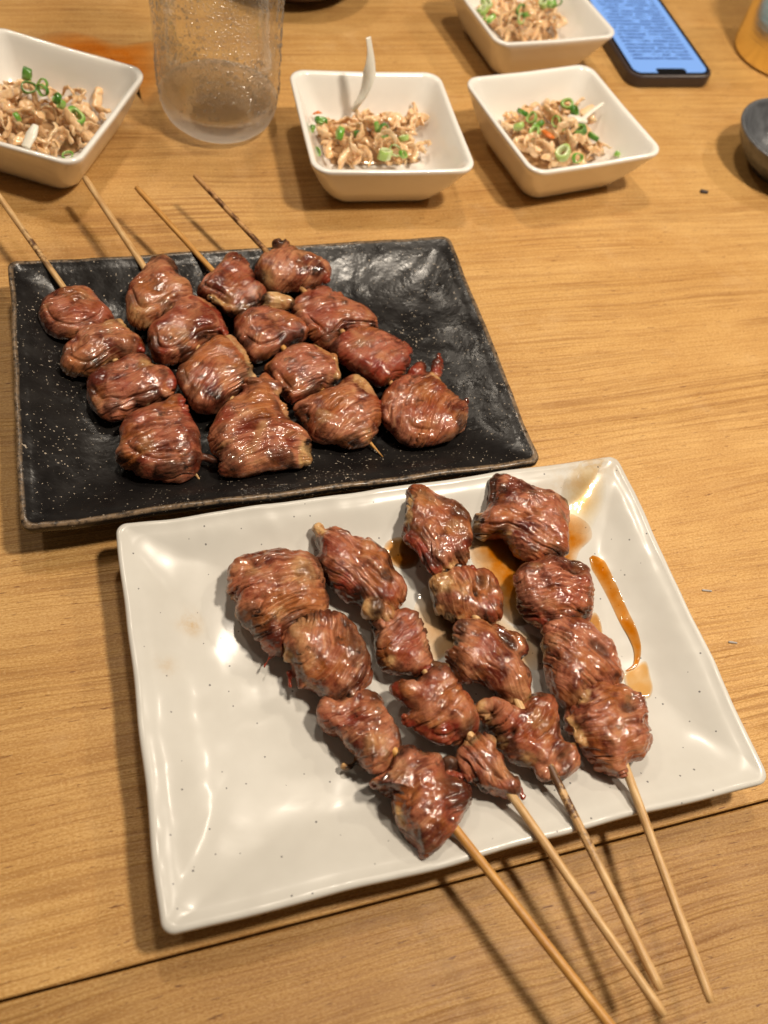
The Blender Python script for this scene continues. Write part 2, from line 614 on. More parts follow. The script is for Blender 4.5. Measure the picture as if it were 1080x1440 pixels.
w_plate, W_BVH = plate('plate', 'white speckled rectangular plate holding four skewers and amber sauce', 'plate', 3.056, 13.008, 0.4816, 20.77, 14.07, 2.0, M_WHITE, 11, 0.022, 0.07,
                       stains=((268, 880, 0.35, 0.9), (235, 945, 0.35, 0.4), (825, 665, 0.9, 0.75), (800, 690, 1.2, 0.5), (860, 645, 0.4, 0.5)))
b_plate, B_BVH = plate('plate', 'black rectangular stoneware plate with worn brown rim and pale specks', 'plate', -6.48, 24.044, 0.4767, 20.53, 13.82, 2.0, M_BLACK, 31, 0.034, 0.05)


def zon(bvh, x, y, default=0.85):
    h = bvh.ray_cast(Vector((x, y, 20)), Vector((0, 0, -1)))
    return h[0].z if h[0] is not None else default


# ------------------------------------------------------------------ grilled hearts on skewers
TAGS = {'A': (40, 330), 'B': (310, 330), 'C': (310, 660), 'D': (430, 890), 'E': (560, 660), 'F': (580, 800)}


def px(tag_, p):
    ox, oy = TAGS[tag_]
    return ox + p[0] / 3.0, oy + p[1] / 3.0


def cushion(out2, zc, h, nb=14, e1=0.62, e2=0.85, flat=0.8):
    """closed body over a star-ish outline (cm), half-height h, flatter underneath"""
    c = out2.mean(0)
    rings = []
    for k in range(nb + 1):
        ph = -math.pi / 2 + math.pi * (k + 0.35) / (nb + 0.7)
        rho = math.cos(ph) ** e1
        z = math.copysign(abs(math.sin(ph)) ** e2, ph) * h
        if z < 0:
            z *= flat
        rings.append(np.column_stack([c + (out2 - c) * rho, np.full(len(out2), zc + z)]))
    return rings_mesh(rings)


def capsule(p0, p1, r0, r1, n=12):
    p0 = np.array(p0, float); p1 = np.array(p1, float)
    d = p1 - p0
    L = np.linalg.norm(d)
    if L < 1e-4:
        d = np.array([1e-3, 0, 0]); L = 1e-3; p1 = p0 + d
    t = d / L
    path = [p0 - t * r0 * math.cos(a) for a in np.linspace(0.15, math.pi / 2, 5)] + [p1 + t * r1 * math.sin(a) for a in np.linspace(0, math.pi / 2 - 0.15, 5)]
    rad = [r0 * math.sin(a) for a in np.linspace(0.15, math.pi / 2, 5)] + [r1 * math.cos(a) for a in np.linspace(0, math.pi / 2 - 0.15, 5)]
    return tube(path, rad, n)


_tmp = bpy.data.collections.new('tmp')
COL.children.link(_tmp)


def remesh(V, F, voxel):
    me = bpy.data.meshes.new('tmp')
    me.from_pydata([tuple(v) for v in V], [], [tuple(f) for f in F])
    o = bpy.data.objects.new('tmp', me)
    _tmp.objects.link(o)
    md = o.modifiers.new('r', 'REMESH')
    md.mode = 'VOXEL'
    md.voxel_size = voxel
    sm = o.modifiers.new('s', 'SMOOTH')
    sm.factor = 0.5
    sm.iterations = 3
    dg = bpy.context.evaluated_depsgraph_get()
    ev = o.evaluated_get(dg)
    out = bpy.data.meshes.new_from_object(ev)
    _tmp.objects.unlink(o)
    bpy.data.objects.remove(o)
    bpy.data.meshes.remove(me)
    return out


def meat_piece(parent, root, bvh, tg, poly, spec, seed):
    """one heart: outline traced on the plate, real thickness, folded and wrinkled"""
    h = spec.get('h', 0.92) * (0.94 if bvh is W_BVH else 0.86)
    zl = spec.get('z', 0.0)
    P = np.array([px(tg, q) for q in poly])
    cpx = P.mean(0)
    c0 = un(*cpx, 1.8)
    zf = zon(bvh, c0[0], c0[1])
    zc = zf + h * 0.72 + zl
    W = np.array([un(*q, zc) for q in closed_curve(P, 72)])
    c = W.mean(0)
    view = c - np.array([0, 0, CH])
    gd = view[:2] / np.linalg.norm(view[:2])
    tanE = abs(view[2]) / np.linalg.norm(view[:2])
    loc = W[:, :2] - c[:2]
    dep = loc @ gd
    Bm = (dep.max() - dep.min()) / 2
    k = math.sqrt(max(Bm * Bm - (0.8 * h / tanE) ** 2, (0.80 * Bm) ** 2)) / Bm
    loc = (loc + np.outer(dep * (k - 1), gd)) * spec.get('grow', 1.05 if bvh is W_BVH else 1.0)
    out2 = loc + c[:2]
    V, F = cushion(out2, zc, h)
    VV, FF = [V], [F]
    lumps = []
    base = len(V)
    for (x0, y0, x1, y1, r, dz, kind) in spec.get('lumps', ()):
        zz = zc + dz
        a = un(*px(tg, (x0, y0)), zz)
        b_ = un(*px(tg, (x1, y1)), zz)
        rr = r / 3.0 * np.linalg.norm(un(cpx[0] + 10, cpx[1], zz) - un(cpx[0], cpx[1], zz)) / 10
        v, f = capsule(a, b_, rr, rr * 0.8)
        VV.append(v); FF.append([tuple(i + base for i in q) for q in f])
        base += len(v)
        lumps.append((a, b_, rr, kind))
    V = np.concatenate(VV)
    F = [q for f in FF for q in f]
    me = remesh(V, F, 0.045)
    n = len(me.vertices)
    co = np.empty(n * 3); me.vertices.foreach_get('co', co); co = co.reshape(-1, 3)
    no = np.empty(n * 3); me.vertex_normals.foreach_get('vector', no); no = no.reshape(-1, 3)
    # fibre frame: image angle of the fibres, turned into a direction on the plate
    fa = math.radians(spec.get('fib', -20))
    q = un(cpx[0] + 30 * math.cos(fa), cpx[1] + 30 * math.sin(fa), zc) - un(*cpx, zc)
    fu = np.array([q[0], q[1], 0]); fu /= np.linalg.norm(fu)
    fv = np.array([-fu[1], fu[0], 0])
    rel = co - c
    u = rel @ fu
    curv = spec.get('curv', 0.12)
    w = rel @ fv + 0.55 * rel[:, 2] + curv * u * u
    s = seed * 13.7
    wob = 0.17 * pn(rel * 0.9 + s, 1) + 0.06 * pn(rel * 2.2 + s, 2)
    wa = w + wob
    X = np.column_stack([u * 0.34 + s, wa * 2.7, rel[:, 2] * 0.3])
    f1 = pn(X, 3)
    X2 = np.column_stack([u * 0.7 + s, wa * 5.2, rel[:, 2] * 0.6])
    f2 = pn(X2, 4)
    X3 = np.column_stack([u * 0.9 + s, wa * 8.5, rel[:, 2] * 0.8])
    f3 = pn(X3, 21)
    fold = -np.exp(-(f1 / 0.09) ** 2) * (0.125 if bvh is W_BVH else 0.10) - np.exp(-(f2 / 0.14) ** 2) * 0.028 - np.exp(-(f3 / 0.20) ** 2) * (0.014 if bvh is W_BVH else 0.022)
    onwhite = bvh is W_BVH
    amp = spec.get('fold', 1.0) * (1.0 if onwhite else 0.9)
    rgh = 1.1 if onwhite else 0.4
    mask = 0.12 + 0.88 * sstep(-0.15, 0.3, pn(rel * 0.75 + s, 5))
    d = (0.17 if onwhite else 0.15) * pn(rel * 0.85 + s, 6) + (0.09 if onwhite else 0.06) * pn(rel * 1.9 + s, 7) + rgh * (0.028 * pn(rel * 4.5 + s, 8) + 0.012 * pn(rel * 9.5 + s, 9)) + fold * amp * mask
    # rolled lip round part of the edge
    th = np.arctan2(rel[:, 1], rel[:, 0])
    tho = np.arctan2(loc[:, 1], loc[:, 0])
    ro = np.hypot(loc[:, 0], loc[:, 1])
    srt = np.argsort(tho)
    rr = np.interp(th, np.concatenate([tho[srt] - 2 * math.pi, tho[srt], tho[srt] + 2 * math.pi]), np.tile(ro[srt], 3))
    rho = np.hypot(rel[:, 0], rel[:, 1]) / np.maximum(rr, 0.2)
    if 'lip' in spec:
        la = math.radians(spec['lip'])
        q = un(cpx[0] + 30 * math.cos(la), cpx[1] + 30 * math.sin(la), zc) - un(*cpx, zc)
        l0 = math.atan2(q[1], q[0])
        dth = np.abs((th - l0 + math.pi) % (2 * math.pi) - math.pi)
        am = 1 - sstep(spec.get('lipw', 60) * 0.6 * math.pi / 180, spec.get('lipw', 60) * 1.25 * math.pi / 180, dth)
        rw = rho + 0.10 * pn(rel * 1.1 + s, 12)
        top = (rel[:, 2] > -0.2 * h)
        d -= am * top * (0.5 + pn(rel * 0.7 + s, 18)) * 0.17 * np.exp(-((rw - 0.78) / 0.04) ** 2)
        d += am * top * 0.04 * np.exp(-((rw - 0.90) / 0.08) ** 2)
    char = np.zeros(n); fat = np.zeros(n); red = np.zeros(n)
    for (x0, y0, r) in spec.get('holes', ()):
        a = un(*px(tg, (x0, y0)), zc + 0.6 * h)
        rc = r / 3.0 * 0.027
        g = np.exp(-(((co - a) @ fu) / (rc * 1.6)) ** 2 - (((co - a) @ fv) / (rc * 0.8)) ** 2) * (rel[:, 2] > 0)
        d -= g * 0.38
        char = np.maximum(char, 0.9 * sstep(0.35, 0.9, g))  # shade inside the pit is painted into the colour, using the char tone
    for (a, b_, rad, kind) in lumps:
        ab = b_ - a
        L2 = ab @ ab + 1e-9
        t = np.clip(((co - a) @ ab) / L2, 0, 1)
        dist = np.linalg.norm(co - a - t[:, None] * ab, axis=1) / rad
        m = 1 - sstep(0.95, 1.35, dist + 0.18 * pn(co * 3 + s, 13))
        if kind == 'f':
            fat = np.maximum(fat, m)
        elif kind == 'c':
            char = np.maximum(char, m)
        elif kind == 'r':
            red = np.maximum(red, m)
    for (x0, y0, r, kind, av) in spec.get('spots', ()):
        a = un(*px(tg, (x0, y0)), zc + 0.5 * h)
        rc = r / 3.0 * 0.027
        dd = np.linalg.norm((co - a) * [1, 1, 0.6], axis=1) / rc
        m = av * (1 - sstep(0.5, 1.15, dd + 0.35 * pn(co * 2.2 + s, 14)))
        if kind == 'f':
            fat = np.maximum(fat, m)
        elif kind == 'c':
            char = np.maximum(char, m)
        else:
            red = np.maximum(red, m)
    redge = spec.get('red', 0.5)
    red = np.maximum(red, redge * sstep(0.05, 0.5, pn(rel * 0.8 + s, 15)))
    fat = np.maximum(fat, spec.get('fatn', 0.25) * sstep(0.25, 0.55, pn(rel * 0.95 + s, 16)))
    char = np.maximum(char, min(1.0, spec.get('charn', 0.6) * 1.5) * sstep(0.02, 0.32, pn(rel * 1.1 + s, 17)) * sstep(0.50, 0.95, rho + 0.15 * pn(rel * 2.5 + s, 19)))
    co2 = co + no * d[:, None]
    # rests on the plate: nothing below the glaze
    zmin = np.array([zf + 0.02] * n)
    co2[:, 2] = np.maximum(co2[:, 2], zmin)
    co2 = (co2 - root) * CM
    me.vertices.foreach_set('co', co2.ravel())
    me.polygons.foreach_set('use_smooth', [True] * len(me.polygons))
    for nm, arr in (('char', char), ('fat', fat), ('red', red), ('tone', np.full(n, spec.get('tone', 0.4)))):
        at = me.attributes.new(nm, 'FLOAT', 'POINT')
        at.data.foreach_set('value', arr)
    at = me.attributes.new('fib', 'FLOAT_VECTOR', 'POINT')
    at.data.foreach_set('vector', np.column_stack([u, wa, rel[:, 2] * 0.3]).ravel())
    me.update()
    me.materials.clear()
    me.materials.append(M_MEAT)
    me.name = 'meat_piece'
    return link('meat_piece', me, parent)


def proj(P):
    d = np.asarray(P) - np.array([0, 0, CH])
    z = d @ _fw
    return np.array([540 + F_ * (d @ _R) / z, 720 - F_ * (d @ _U) / z])


def stick_line(outer, ex, ze, tip, zt):
    """straight line seen through the photo px outer and ex (height ze there) whose point, near the px tip, is at height zt"""
    B = un(*ex, ze)
    lo, hi = 1.0, 8.0
    dirp = np.array(tip, float) - np.array(ex, float)
    for _ in range(50):
        m = (lo + hi) / 2
        O = un(*outer, m)
        a, b_ = 0.0, 6.0
        for _ in range(40):
            q = (a + b_) / 2
            if (proj(B + (B - O) * q) - np.array(ex)) @ dirp < dirp @ dirp:
                a = q
            else:
                b_ = q
        A = B + (B - O) * a
        if A[2] > zt:
            lo = m
        else:
            hi = m
    return O, A


def stick(parent, root, p0, p1, r, mat, burn=(2, 3), tipped=True, n=64):
    """bamboo stick from its blunt end p0 to its point p1 (cm)"""
    p0 = np.array(p0); p1 = np.array(p1)
    t = np.linspace(0, 1, n)
    L = np.linalg.norm(p1 - p0)
    path = p0 + t[:, None] * (p1 - p0)
    rad = np.full(n, r)
    if tipped:
        rad *= np.clip((1 - t) * L / 1.6, 0.07, 1) ** 0.8
    rad[0] *= 0.85
    path = np.concatenate([path[:1] - (p1 - p0) / L * 0.02, path])
    rad = np.concatenate([[r * 0.6], rad])
    V, F = tube(path, rad, 12)
    tt = np.repeat(np.concatenate([[0], t]), 12)
    V += 0.02 * r * np.column_stack([pn(V * 3, 41), pn(V * 3, 42), pn(V * 3, 43)])
    me = mesh_np('stick', (V - root) * CM, F, mat)
    at = me.attributes.new('burn', 'FLOAT', 'POINT')
    b = sstep(burn[0] - 0.06, burn[0], tt) * (1 - sstep(burn[1], burn[1] + 0.06, tt))
    at.data.foreach_set('value', b)
    an = np.tile(np.linspace(0, 2 * math.pi, 12, endpoint=False), len(path))
    at = me.attributes.new('grain', 'FLOAT_VECTOR', 'POINT')
    at.data.foreach_set('vector', np.column_stack([tt * L * 0.9, 2.2 * np.cos(an) + p0[0], 2.2 * np.sin(an) + p0[1]]).ravel())
    return link('stick', me, parent)


BAM = [bamboo_mat('bamboo_pale', (0.66, 0.45, 0.22), 0), bamboo_mat('bamboo_amber', (0.60, 0.33, 0.095), 0), bamboo_mat('bamboo_tan', (0.56, 0.33, 0.14), 0)]

S = 'skewer'
SK = [
    dict(bvh=B_BVH, label='skewer of four hearts at the outer end of the black plate, its wooden point bare', stick=((-22, 247), (92, 408, 1.9), (275, 690, 1.2), 0.14, 0, (0.24, 0.30)), pcs=[
        ('A', [(48, 300), (75, 262), (160, 235), (250, 225), (300, 280), (350, 335), (345, 375), (290, 410), (200, 445), (120, 435), (65, 400)], dict(lip=100, lipw=75, fib=-5, curv=.25, tone=.3, lumps=[(195, 235, 250, 232, 22, .25, 'c')], spots=[(320, 350, 60, 'r', .5)], charn=.2)),
        ('A', [(133, 530), (160, 470), (230, 420), (320, 385), (380, 360), (430, 400), (490, 445), (490, 500), (430, 530), (350, 555), (260, 600), (190, 600), (145, 580)], dict(lip=140, lipw=70, fib=-25, tone=.75, fatn=.6, lumps=[(380, 375, 425, 420, 26, .3, 'f'), (460, 450, 480, 490, 22, .2, 'r')], holes=[(200, 480, 22)], z=.08, red=.15)),
        ('A', [(238, 665), (260, 610), (330, 560), (420, 525), (490, 520), (550, 560), (610, 580), (618, 650), (600, 690), (520, 720), (440, 750), (360, 785), (290, 770), (255, 720)], dict(lip=115, lipw=80, fib=-22, curv=-.1, tone=.35, lumps=[(590, 590, 600, 640, 24, .3, 'r'), (500, 640, 590, 670, 34, .3, '')], spots=[(360, 700, 40, 'c', .5), (500, 560, 50, 'f', .8)], z=.14)),
        ('A', [(375, 900), (385, 830), (430, 770), (520, 730), (620, 685), (650, 690), (680, 760), (715, 840), (735, 930), (715, 995), (640, 1035), (540, 1030), (440, 1000), (385, 960)], dict(lip=105, lipw=60, fib=-14, fold=1.35, tone=.4, h=1.0, lumps=[(740, 935, 785, 955, 20, -.1, 'c'), (640, 700, 660, 760, 26, .4, 'r')], spots=[(480, 760, 80, 'r', .6), (700, 860, 40, 'c', .6)], z=.16)),
    ]),
    dict(bvh=B_BVH, label='skewer of hearts on the black plate with the palest stick, pulled far over the rim', stick=((119, 250), (204, 378, 1.95), (385, 650, 1.4), 0.155, 0, (2, 3)), pcs=[
        ('A', [(420, 270), (440, 200), (500, 130), (570, 95), (620, 130), (650, 180), (700, 240), (680, 290), (600, 340), (540, 375), (470, 395), (425, 360)], dict(lip=115, lipw=60, fib=-25, tone=.7, lumps=[(540, 125, 610, 150, 38, .3, 'c')], spots=[(560, 250, 60, 'c', .4), (470, 330, 70, 'f', .7)], h=1.0)),
        ('A', [(500, 450), (520, 410), (580, 350), (630, 275), (680, 260), (760, 290), (810, 350), (840, 420), (790, 440), (740, 470), (680, 530), (590, 550), (530, 530), (505, 490)], dict(lip=125, lipw=75, fib=-30, tone=.55, lumps=[(690, 275, 780, 325, 24, .45, 'r'), (780, 325, 830, 420, 24, .35, 'r')], spots=[(600, 460, 40, 'c', .6), (560, 500, 50, 'r', .8)], z=.1, h=1.0)),
        ('A', [(632, 610), (660, 560), (720, 490), (790, 430), (850, 450), (900, 520), (955, 600), (930, 650), (860, 700), (800, 750), (720, 750), (660, 700), (640, 660)], dict(lip=125, lipw=75, fib=-35, curv=.2, tone=.5, lumps=[(850, 440, 930, 560, 24, .35, 'f'), (905, 600, 940, 610, 40, .15, 'f')], spots=[(700, 670, 45, 'c', .7)], z=.14, h=1.0)),
        ('A', [(755, 850), (790, 770), (870, 700), (930, 640), (1000, 590), (1045, 640), (1075, 745), (1110, 800), (1200, 865), (1190, 930), (1150, 985), (1090, 990), (1010, 1000), (870, 1030), (795, 1015), (800, 945), (770, 900)], dict(fib=-14, fold=1.6, tone=.62, h=1.0, fatn=.6, lumps=[(940, 640, 1030, 650, 50, .35, ''), (1140, 900, 1170, 940, 46, .1, 'f'), (1060, 730, 1090, 790, 30, .2, 'f')], spots=[(830, 780, 60, 'r', .8), (870, 945, 30, 'c', .8)], z=.2)),
    ]),
    dict(bvh=B_BVH, label='skewer of hearts on the black plate with cream fat tendons and an amber bare point', stick=((192, 264), (300, 382, 2.0), (538, 643, 1.25), 0.135, 1, (2, 3)), pcs=[
        ('A', [(708, 240), (740, 195), (790, 140), (850, 100), (905, 100), (930, 150), (960, 210), (1005, 265), (990, 310), (930, 345), (860, 350), (790, 300), (740, 270)], dict(lip=160, lipw=50, fib=-40, tone=.35, lumps=[(770, 270, 830, 310, 17, .35, 'f'), (830, 312, 915, 312, 19, .3, 'f')], h=1.0)),
        ('B', [(45, 400), (70, 350), (150, 310), (230, 330), (300, 350), (365, 400), (350, 450), (300, 460), (240, 500), (150, 540), (100, 500), (60, 450)], dict(lip=95, lipw=60, fib=-30, curv=.3, tone=.3, lumps=[(200, 285, 280, 290, 38, .3, 'f'), (290, 370, 350, 400, 26, .3, '')], z=.1)),
        ('B', [(180, 570), (220, 520), (300, 480), (380, 470), (440, 500), (500, 560), (505, 610), (470, 640), (390, 690), (300, 725), (255, 680), (200, 610)], dict(lip=100, lipw=65, fib=-15, curv=.2, tone=.3, lumps=[(405, 490, 450, 510, 24, .3, 'f'), (475, 520, 492, 600, 21, .3, 'f')], spots=[(290, 640, 40, 'c', .6)], z=.14)),
        ('B', [(300, 750), (340, 710), (420, 670), (500, 630), (560, 600), (620, 625), (660, 690), (680, 770), (660, 830), (620, 880), (550, 895), (460, 890), (395, 870), (340, 800)], dict(fib=-32, fold=1.5, tone=.6, fatn=.55, lumps=[(585, 635, 620, 670, 42, .25, 'f'), (655, 720, 660, 760, 28, .1, 'r'), (630, 790, 640, 820, 36, .1, '')], z=.16)),
    ]),
    dict(bvh=B_BVH, label='skewer of dark red hearts nearest the bare end of the black plate, stick sauce stained', stick=((274, 247), (376, 355, 2.0), (600, 575, 1.4), 0.13, 2, (0.08, 0.4)), pcs=[
        ('B', [(142, 140), (160, 100), (220, 70), (260, 25), (310, 50), (370, 110), (455, 140), (455, 190), (400, 220), (340, 240), (250, 245), (190, 230), (150, 180)], dict(fib=-50, tone=.7, lumps=[(245, 45, 285, 70, 36, .35, 'c'), (430, 150, 440, 185, 26, .1, 'r')], h=1.0, spots=[(180, 190, 60, 'f', .6)])),
        ('B', [(300, 320), (330, 260), (420, 230), (490, 260), (560, 290), (640, 330), (675, 390), (620, 410), (540, 420), (450, 485), (390, 450), (330, 380)], dict(lip=110, lipw=55, fib=-10, fold=1.2, tone=.35, red=.55, lumps=[(500, 270, 520, 390, 28, .3, '')], z=.1)),
        ('B', [(460, 490), (500, 430), (580, 390), (690, 420), (770, 460), (810, 500), (800, 550), (750, 610), (680, 650), (620, 620), (560, 580), (490, 530)], dict(fib=-30, tone=.15, red=.9, lumps=[(740, 480, 790, 500, 26, .3, 'r'), (620, 560, 700, 590, 40, .3, 'r')], z=.14, charn=.5)),
        ('B', [(670, 700), (720, 650), (800, 600), (850, 590), (900, 600), (945, 640), (960, 670), (1000, 705), (1040, 730), (1045, 790), (1010, 840), (900, 890), (800, 890), (730, 850), (680, 790)], dict(fib=-50, fold=1.3, curv=.2, tone=.45, red=.5, lip=75, lipw=60, lumps=[(830, 590, 840, 560, 34, .3, 'r'), (905, 600, 922, 510, 20, .3, 'r'), (1020, 740, 1038, 700, 15, .2, 'r'), (930, 660, 900, 610, 26, .3, 'f')], z=.16)),
    ]),
    dict(bvh=W_BVH, label='skewer of the broadest frayed hearts on the white plate, beside the bare speckled glaze', stick=((880, 1470), (632, 1155, 2.1), (360, 808, 1.45), 0.155, 1, (2, 3)), pcs=[
        ('C', [(42, 450), (65, 400), (130, 370), (230, 355), (310, 365), (400, 390), (430, 450), (440, 560), (430, 610), (360, 640), (280, 700), (260, 780), (210, 770), (160, 710), (120, 650), (65, 610), (60, 540), (35, 525)], dict(fib=-24, fold=1.5, tone=.75, h=1.0, fatn=.5, lumps=[(90, 500, 110, 590, 26, .2, 'f'), (110, 590, 165, 650, 24, .2, 'f'), (70, 440, 110, 400, 36, .1, ''), (225, 770, 185, 830, 13, -.3, 'r'), (60, 525, 45, 530, 16, 0, 'r')], spots=[(370, 440, 60, 'c', .6), (300, 380, 40, 'r', .6)], z=.15, charn=.5)),
        ('C', [(255, 740), (300, 670), (370, 620), (450, 608), (530, 640), (590, 700), (615, 790), (620, 880), (580, 940), (530, 985), (450, 960), (370, 920), (320, 880), (300, 820)], dict(fib=-66, fold=1.4, curv=-.15, tone=.65, h=1.0, lumps=[(380, 890, 540, 950, 30, .15, 'f'), (310, 700, 290, 790, 34, .25, 'f'), (288, 860, 292, 915, 14, -.2, 'r'), (330, 840, 345, 900, 28, .1, '')], spots=[(590, 760, 85, 'c', .85), (540, 680, 60, 'c', .6)], z=.2, fatn=.4)),  # right-side 'c' spots: real char together with painted shade
        ('D', [(60, 370), (75, 290), (130, 270), (220, 250), (300, 270), (340, 340), (390, 420), (395, 500), (370, 560), (300, 595), (230, 570), (180, 500), (150, 430), (90, 425)], dict(fib=-30, tone=.6, h=.8, fold=.6, lumps=[(230, 350, 290, 340, 66, .35, ''), (275, 500, 300, 500, 86, .2, ''), (95, 300, 100, 390, 28, .1, 'r'), (165, 555, 190, 560, 24, -.3, 'f')], spots=[(280, 230, 60, 'c', .7), (300, 480, 60, 'f', .5)], z=.15)),
        ('D', [(275, 630), (330, 580), (400, 500), (470, 490), (560, 530), (590, 600), (680, 640), (690, 700), (640, 780), (590, 850), (520, 930), (480, 948), (450, 890), (400, 830), (370, 740), (360, 670), (300, 650)], dict(fib=-35, fold=1.6, curv=.15, tone=.5, h=.95, red=.45, lumps=[(290, 635, 330, 625, 20, 0, 'r'), (380, 600, 400, 640, 36, .3, ''), (400, 760, 430, 810, 30, .2, 'f'), (480, 900, 530, 870, 26, 0, 'r')], spots=[(630, 660, 80, 'c', .85)], z=.2)),  # the 'c' spot on the right side is shade painted in the char colour
    ]),
    dict(bvh=W_BVH, label='charred skewer of narrow knotted hearts next to the broadest frayed skewer on the white plate', stick=((934, 1428), (722, 1122, 2.15), (455, 755, 1.6), 0.15, 0, (2, 3)), pcs=[
        ('C', [(400, 290), (440, 270), (470, 250), (530, 290), (640, 315), (690, 350), (720, 420), (770, 490), (780, 550), (745, 590), (720, 600), (650, 600), (590, 560), (520, 530), (450, 470), (420, 420), (420, 360)], dict(fib=40, tone=.45, h=.85, red=.7, charn=.8, lumps=[(410, 255, 450, 300, 33, .15, 'f'), (430, 380, 470, 450, 34, .1, 'c'), (650, 590, 690, 615, 50, .2, 'f'), (480, 270, 620, 370, 40, .3, ''), (690, 380, 760, 540, 30, .1, 'c')], spots=[(695, 465, 48, 'c', 1.), (530, 500, 60, 'r', .9)], z=.25)),
        ('C', [(640, 640), (700, 630), (790, 610), (850, 660), (870, 720), (885, 800), (880, 860), (800, 870), (740, 875), (690, 840), (660, 780), (650, 700)], dict(fib=-40, tone=.6, h=.8, red=.6, lumps=[(720, 755, 725, 800, 38, .25, 'f'), (790, 790, 880, 850, 25, .3, 'r'), (660, 660, 680, 710, 34, .2, 'c'), (780, 690, 820, 730, 46, .2, ''), (800, 630, 865, 700, 20, 0, 'c')], spots=[(750, 830, 30, 'c', .9)], z=.2)),
        ('D', [(370, 235), (400, 195), (470, 205), (520, 160), (580, 145), (600, 180), (650, 220), (700, 290), (720, 380), (700, 440), (650, 470), (560, 450), (480, 420), (400, 380), (440, 340), (390, 280)], dict(fib=-35, tone=.6, h=.85, red=.6, lumps=[(400, 240, 470, 330, 32, .2, 'r'), (430, 370, 600, 440, 36, .15, 'r'), (540, 150, 580, 150, 30, .1, 'f'), (520, 260, 540, 300, 44, .35, ''), (640, 250, 690, 350, 44, .2, '')], spots=[(440, 300, 40, 'c', .6), (600, 420, 60, 'r', 1.)], z=.3)),
        ('D', [(640, 510), (680, 450), (740, 415), (780, 460), (790, 500), (830, 520), (860, 590), (890, 640), (880, 690), (830, 695), (770, 670), (710, 620), (680, 600), (650, 575)], dict(fib=60, tone=.65, h=.75, fold=1.3, lumps=[(590, 605, 690, 600, 20, .1, 'r'), (600, 560, 640, 550, 26, 0, 'c'), (700, 470, 760, 470, 40, .2, 'f'), (740, 560, 800, 530, 38, .25, ''), (800, 640, 870, 620, 36, .15, ''), (890, 640, 915, 690, 16, -.1, 'r')], spots=[(880, 610, 30, 'c', .8)], z=.35)),
    ]),
    dict(bvh=W_BVH, label='skewer of curled hearts on the white plate with brown scorch marks along its stick', stick=((929, 1392), (778, 1088, 2.15), (581, 679, 1.8), 0.15, 0, (0.24, 0.42)), pcs=[
        ('E', [(40, 120), (60, 85), (120, 95), (200, 140), (270, 180), (305, 240), (300, 330), (290, 400), (240, 410), (200, 440), (150, 440), (110, 380), (60, 320), (20, 270), (40, 220)], dict(fib=55, tone=.55, h=.9, fold=.9, lumps=[(60, 130, 60, 260, 26, .3, 'f'), (55, 290, 150, 420, 34, .3, 'r'), (180, 420, 230, 410, 24, .2, 'f')], spots=[(250, 190, 60, 'c', .8), (170, 250, 30, 'c', .6), (250, 330, 60, 'r', .8)], z=.2)),
        ('E', [(140, 460), (220, 430), (300, 415), (380, 440), (415, 490), (420, 570), (435, 640), (400, 660), (330, 650), (240, 640), (180, 600), (150, 550)], dict(fib=75, tone=.7, h=.85, lumps=[(180, 480, 260, 520, 55, .25, 'f'), (200, 580, 260, 610, 34, .1, 'f'), (310, 425, 390, 470, 30, .25, 'r')], holes=[(345, 470, 34), (325, 520, 18)], spots=[(380, 590, 60, 'r', .8)], z=.25)),
        ('E', [(230, 720), (250, 660), (310, 640), (370, 660), (440, 670), (520, 720), (535, 780), (510, 820), (560, 900), (560, 960), (510, 1005), (430, 960), (350, 910), (270, 900), (210, 830), (200, 780), (240, 760)], dict(fib=50, tone=.7, h=.95, red=.6, lumps=[(280, 690, 420, 860, 58, .3, ''), (440, 690, 525, 760, 30, .3, 'r'), (490, 960, 530, 960, 40, .1, 'f'), (440, 860, 540, 920, 36, .25, 'r')], holes=[(462, 735, 44)], spots=[(220, 800, 40, 'c', .6)], z=.3)),
        ('F', [(270, 600), (300, 565), (350, 560), (430, 590), (500, 530), (590, 570), (610, 650), (630, 720), (680, 760), (690, 820), (640, 880), (560, 880), (500, 830), (420, 800), (370, 740), (300, 660)], dict(fib=-50, tone=.55, h=.85, fold=1.2, lumps=[(300, 590, 380, 720, 30, .2, 'f'), (410, 665, 440, 700, 36, .35, 'f'), (530, 770, 560, 860, 40, .25, ''), (600, 740, 680, 740, 20, .25, 'f'), (600, 850, 660, 830, 36, -.1, 'r'), (450, 740, 500, 790, 34, .25, 'f')], holes=[(320, 600, 16), (415, 700, 14), (640, 800, 24)], spots=[(560, 590, 60, 'r', .6)], z=.2)),
    ]),
    dict(bvh=W_BVH, label='skewer of smooth plump brown hearts on the white plate, next to the long sauce trail', stick=((1000, 1409), (877, 1072, 2.15), (715, 712, 1.6), 0.15, 0, (2, 3)), pcs=[
        ('E', [(330, 220), (380, 150), (395, 60), (420, 35), (490, 45), (580, 80), (680, 120), (710, 180), (705, 260), (710, 350), (680, 375), (600, 385), (550, 385), (490, 340), (430, 290), (350, 290)], dict(fib=20, tone=.35, h=.9, fold=1.1, charn=.7, lumps=[(410, 60, 400, 190, 30, .2, 'c'), (340, 200, 360, 280, 28, .05, 'f'), (440, 220, 480, 260, 34, .25, 'f'), (620, 110, 690, 190, 26, .1, 'c'), (690, 200, 690, 330, 24, .1, 'r')], spots=[(550, 90, 70, 'c', .6), (440, 100, 40, 'c', .8)], z=.15)),
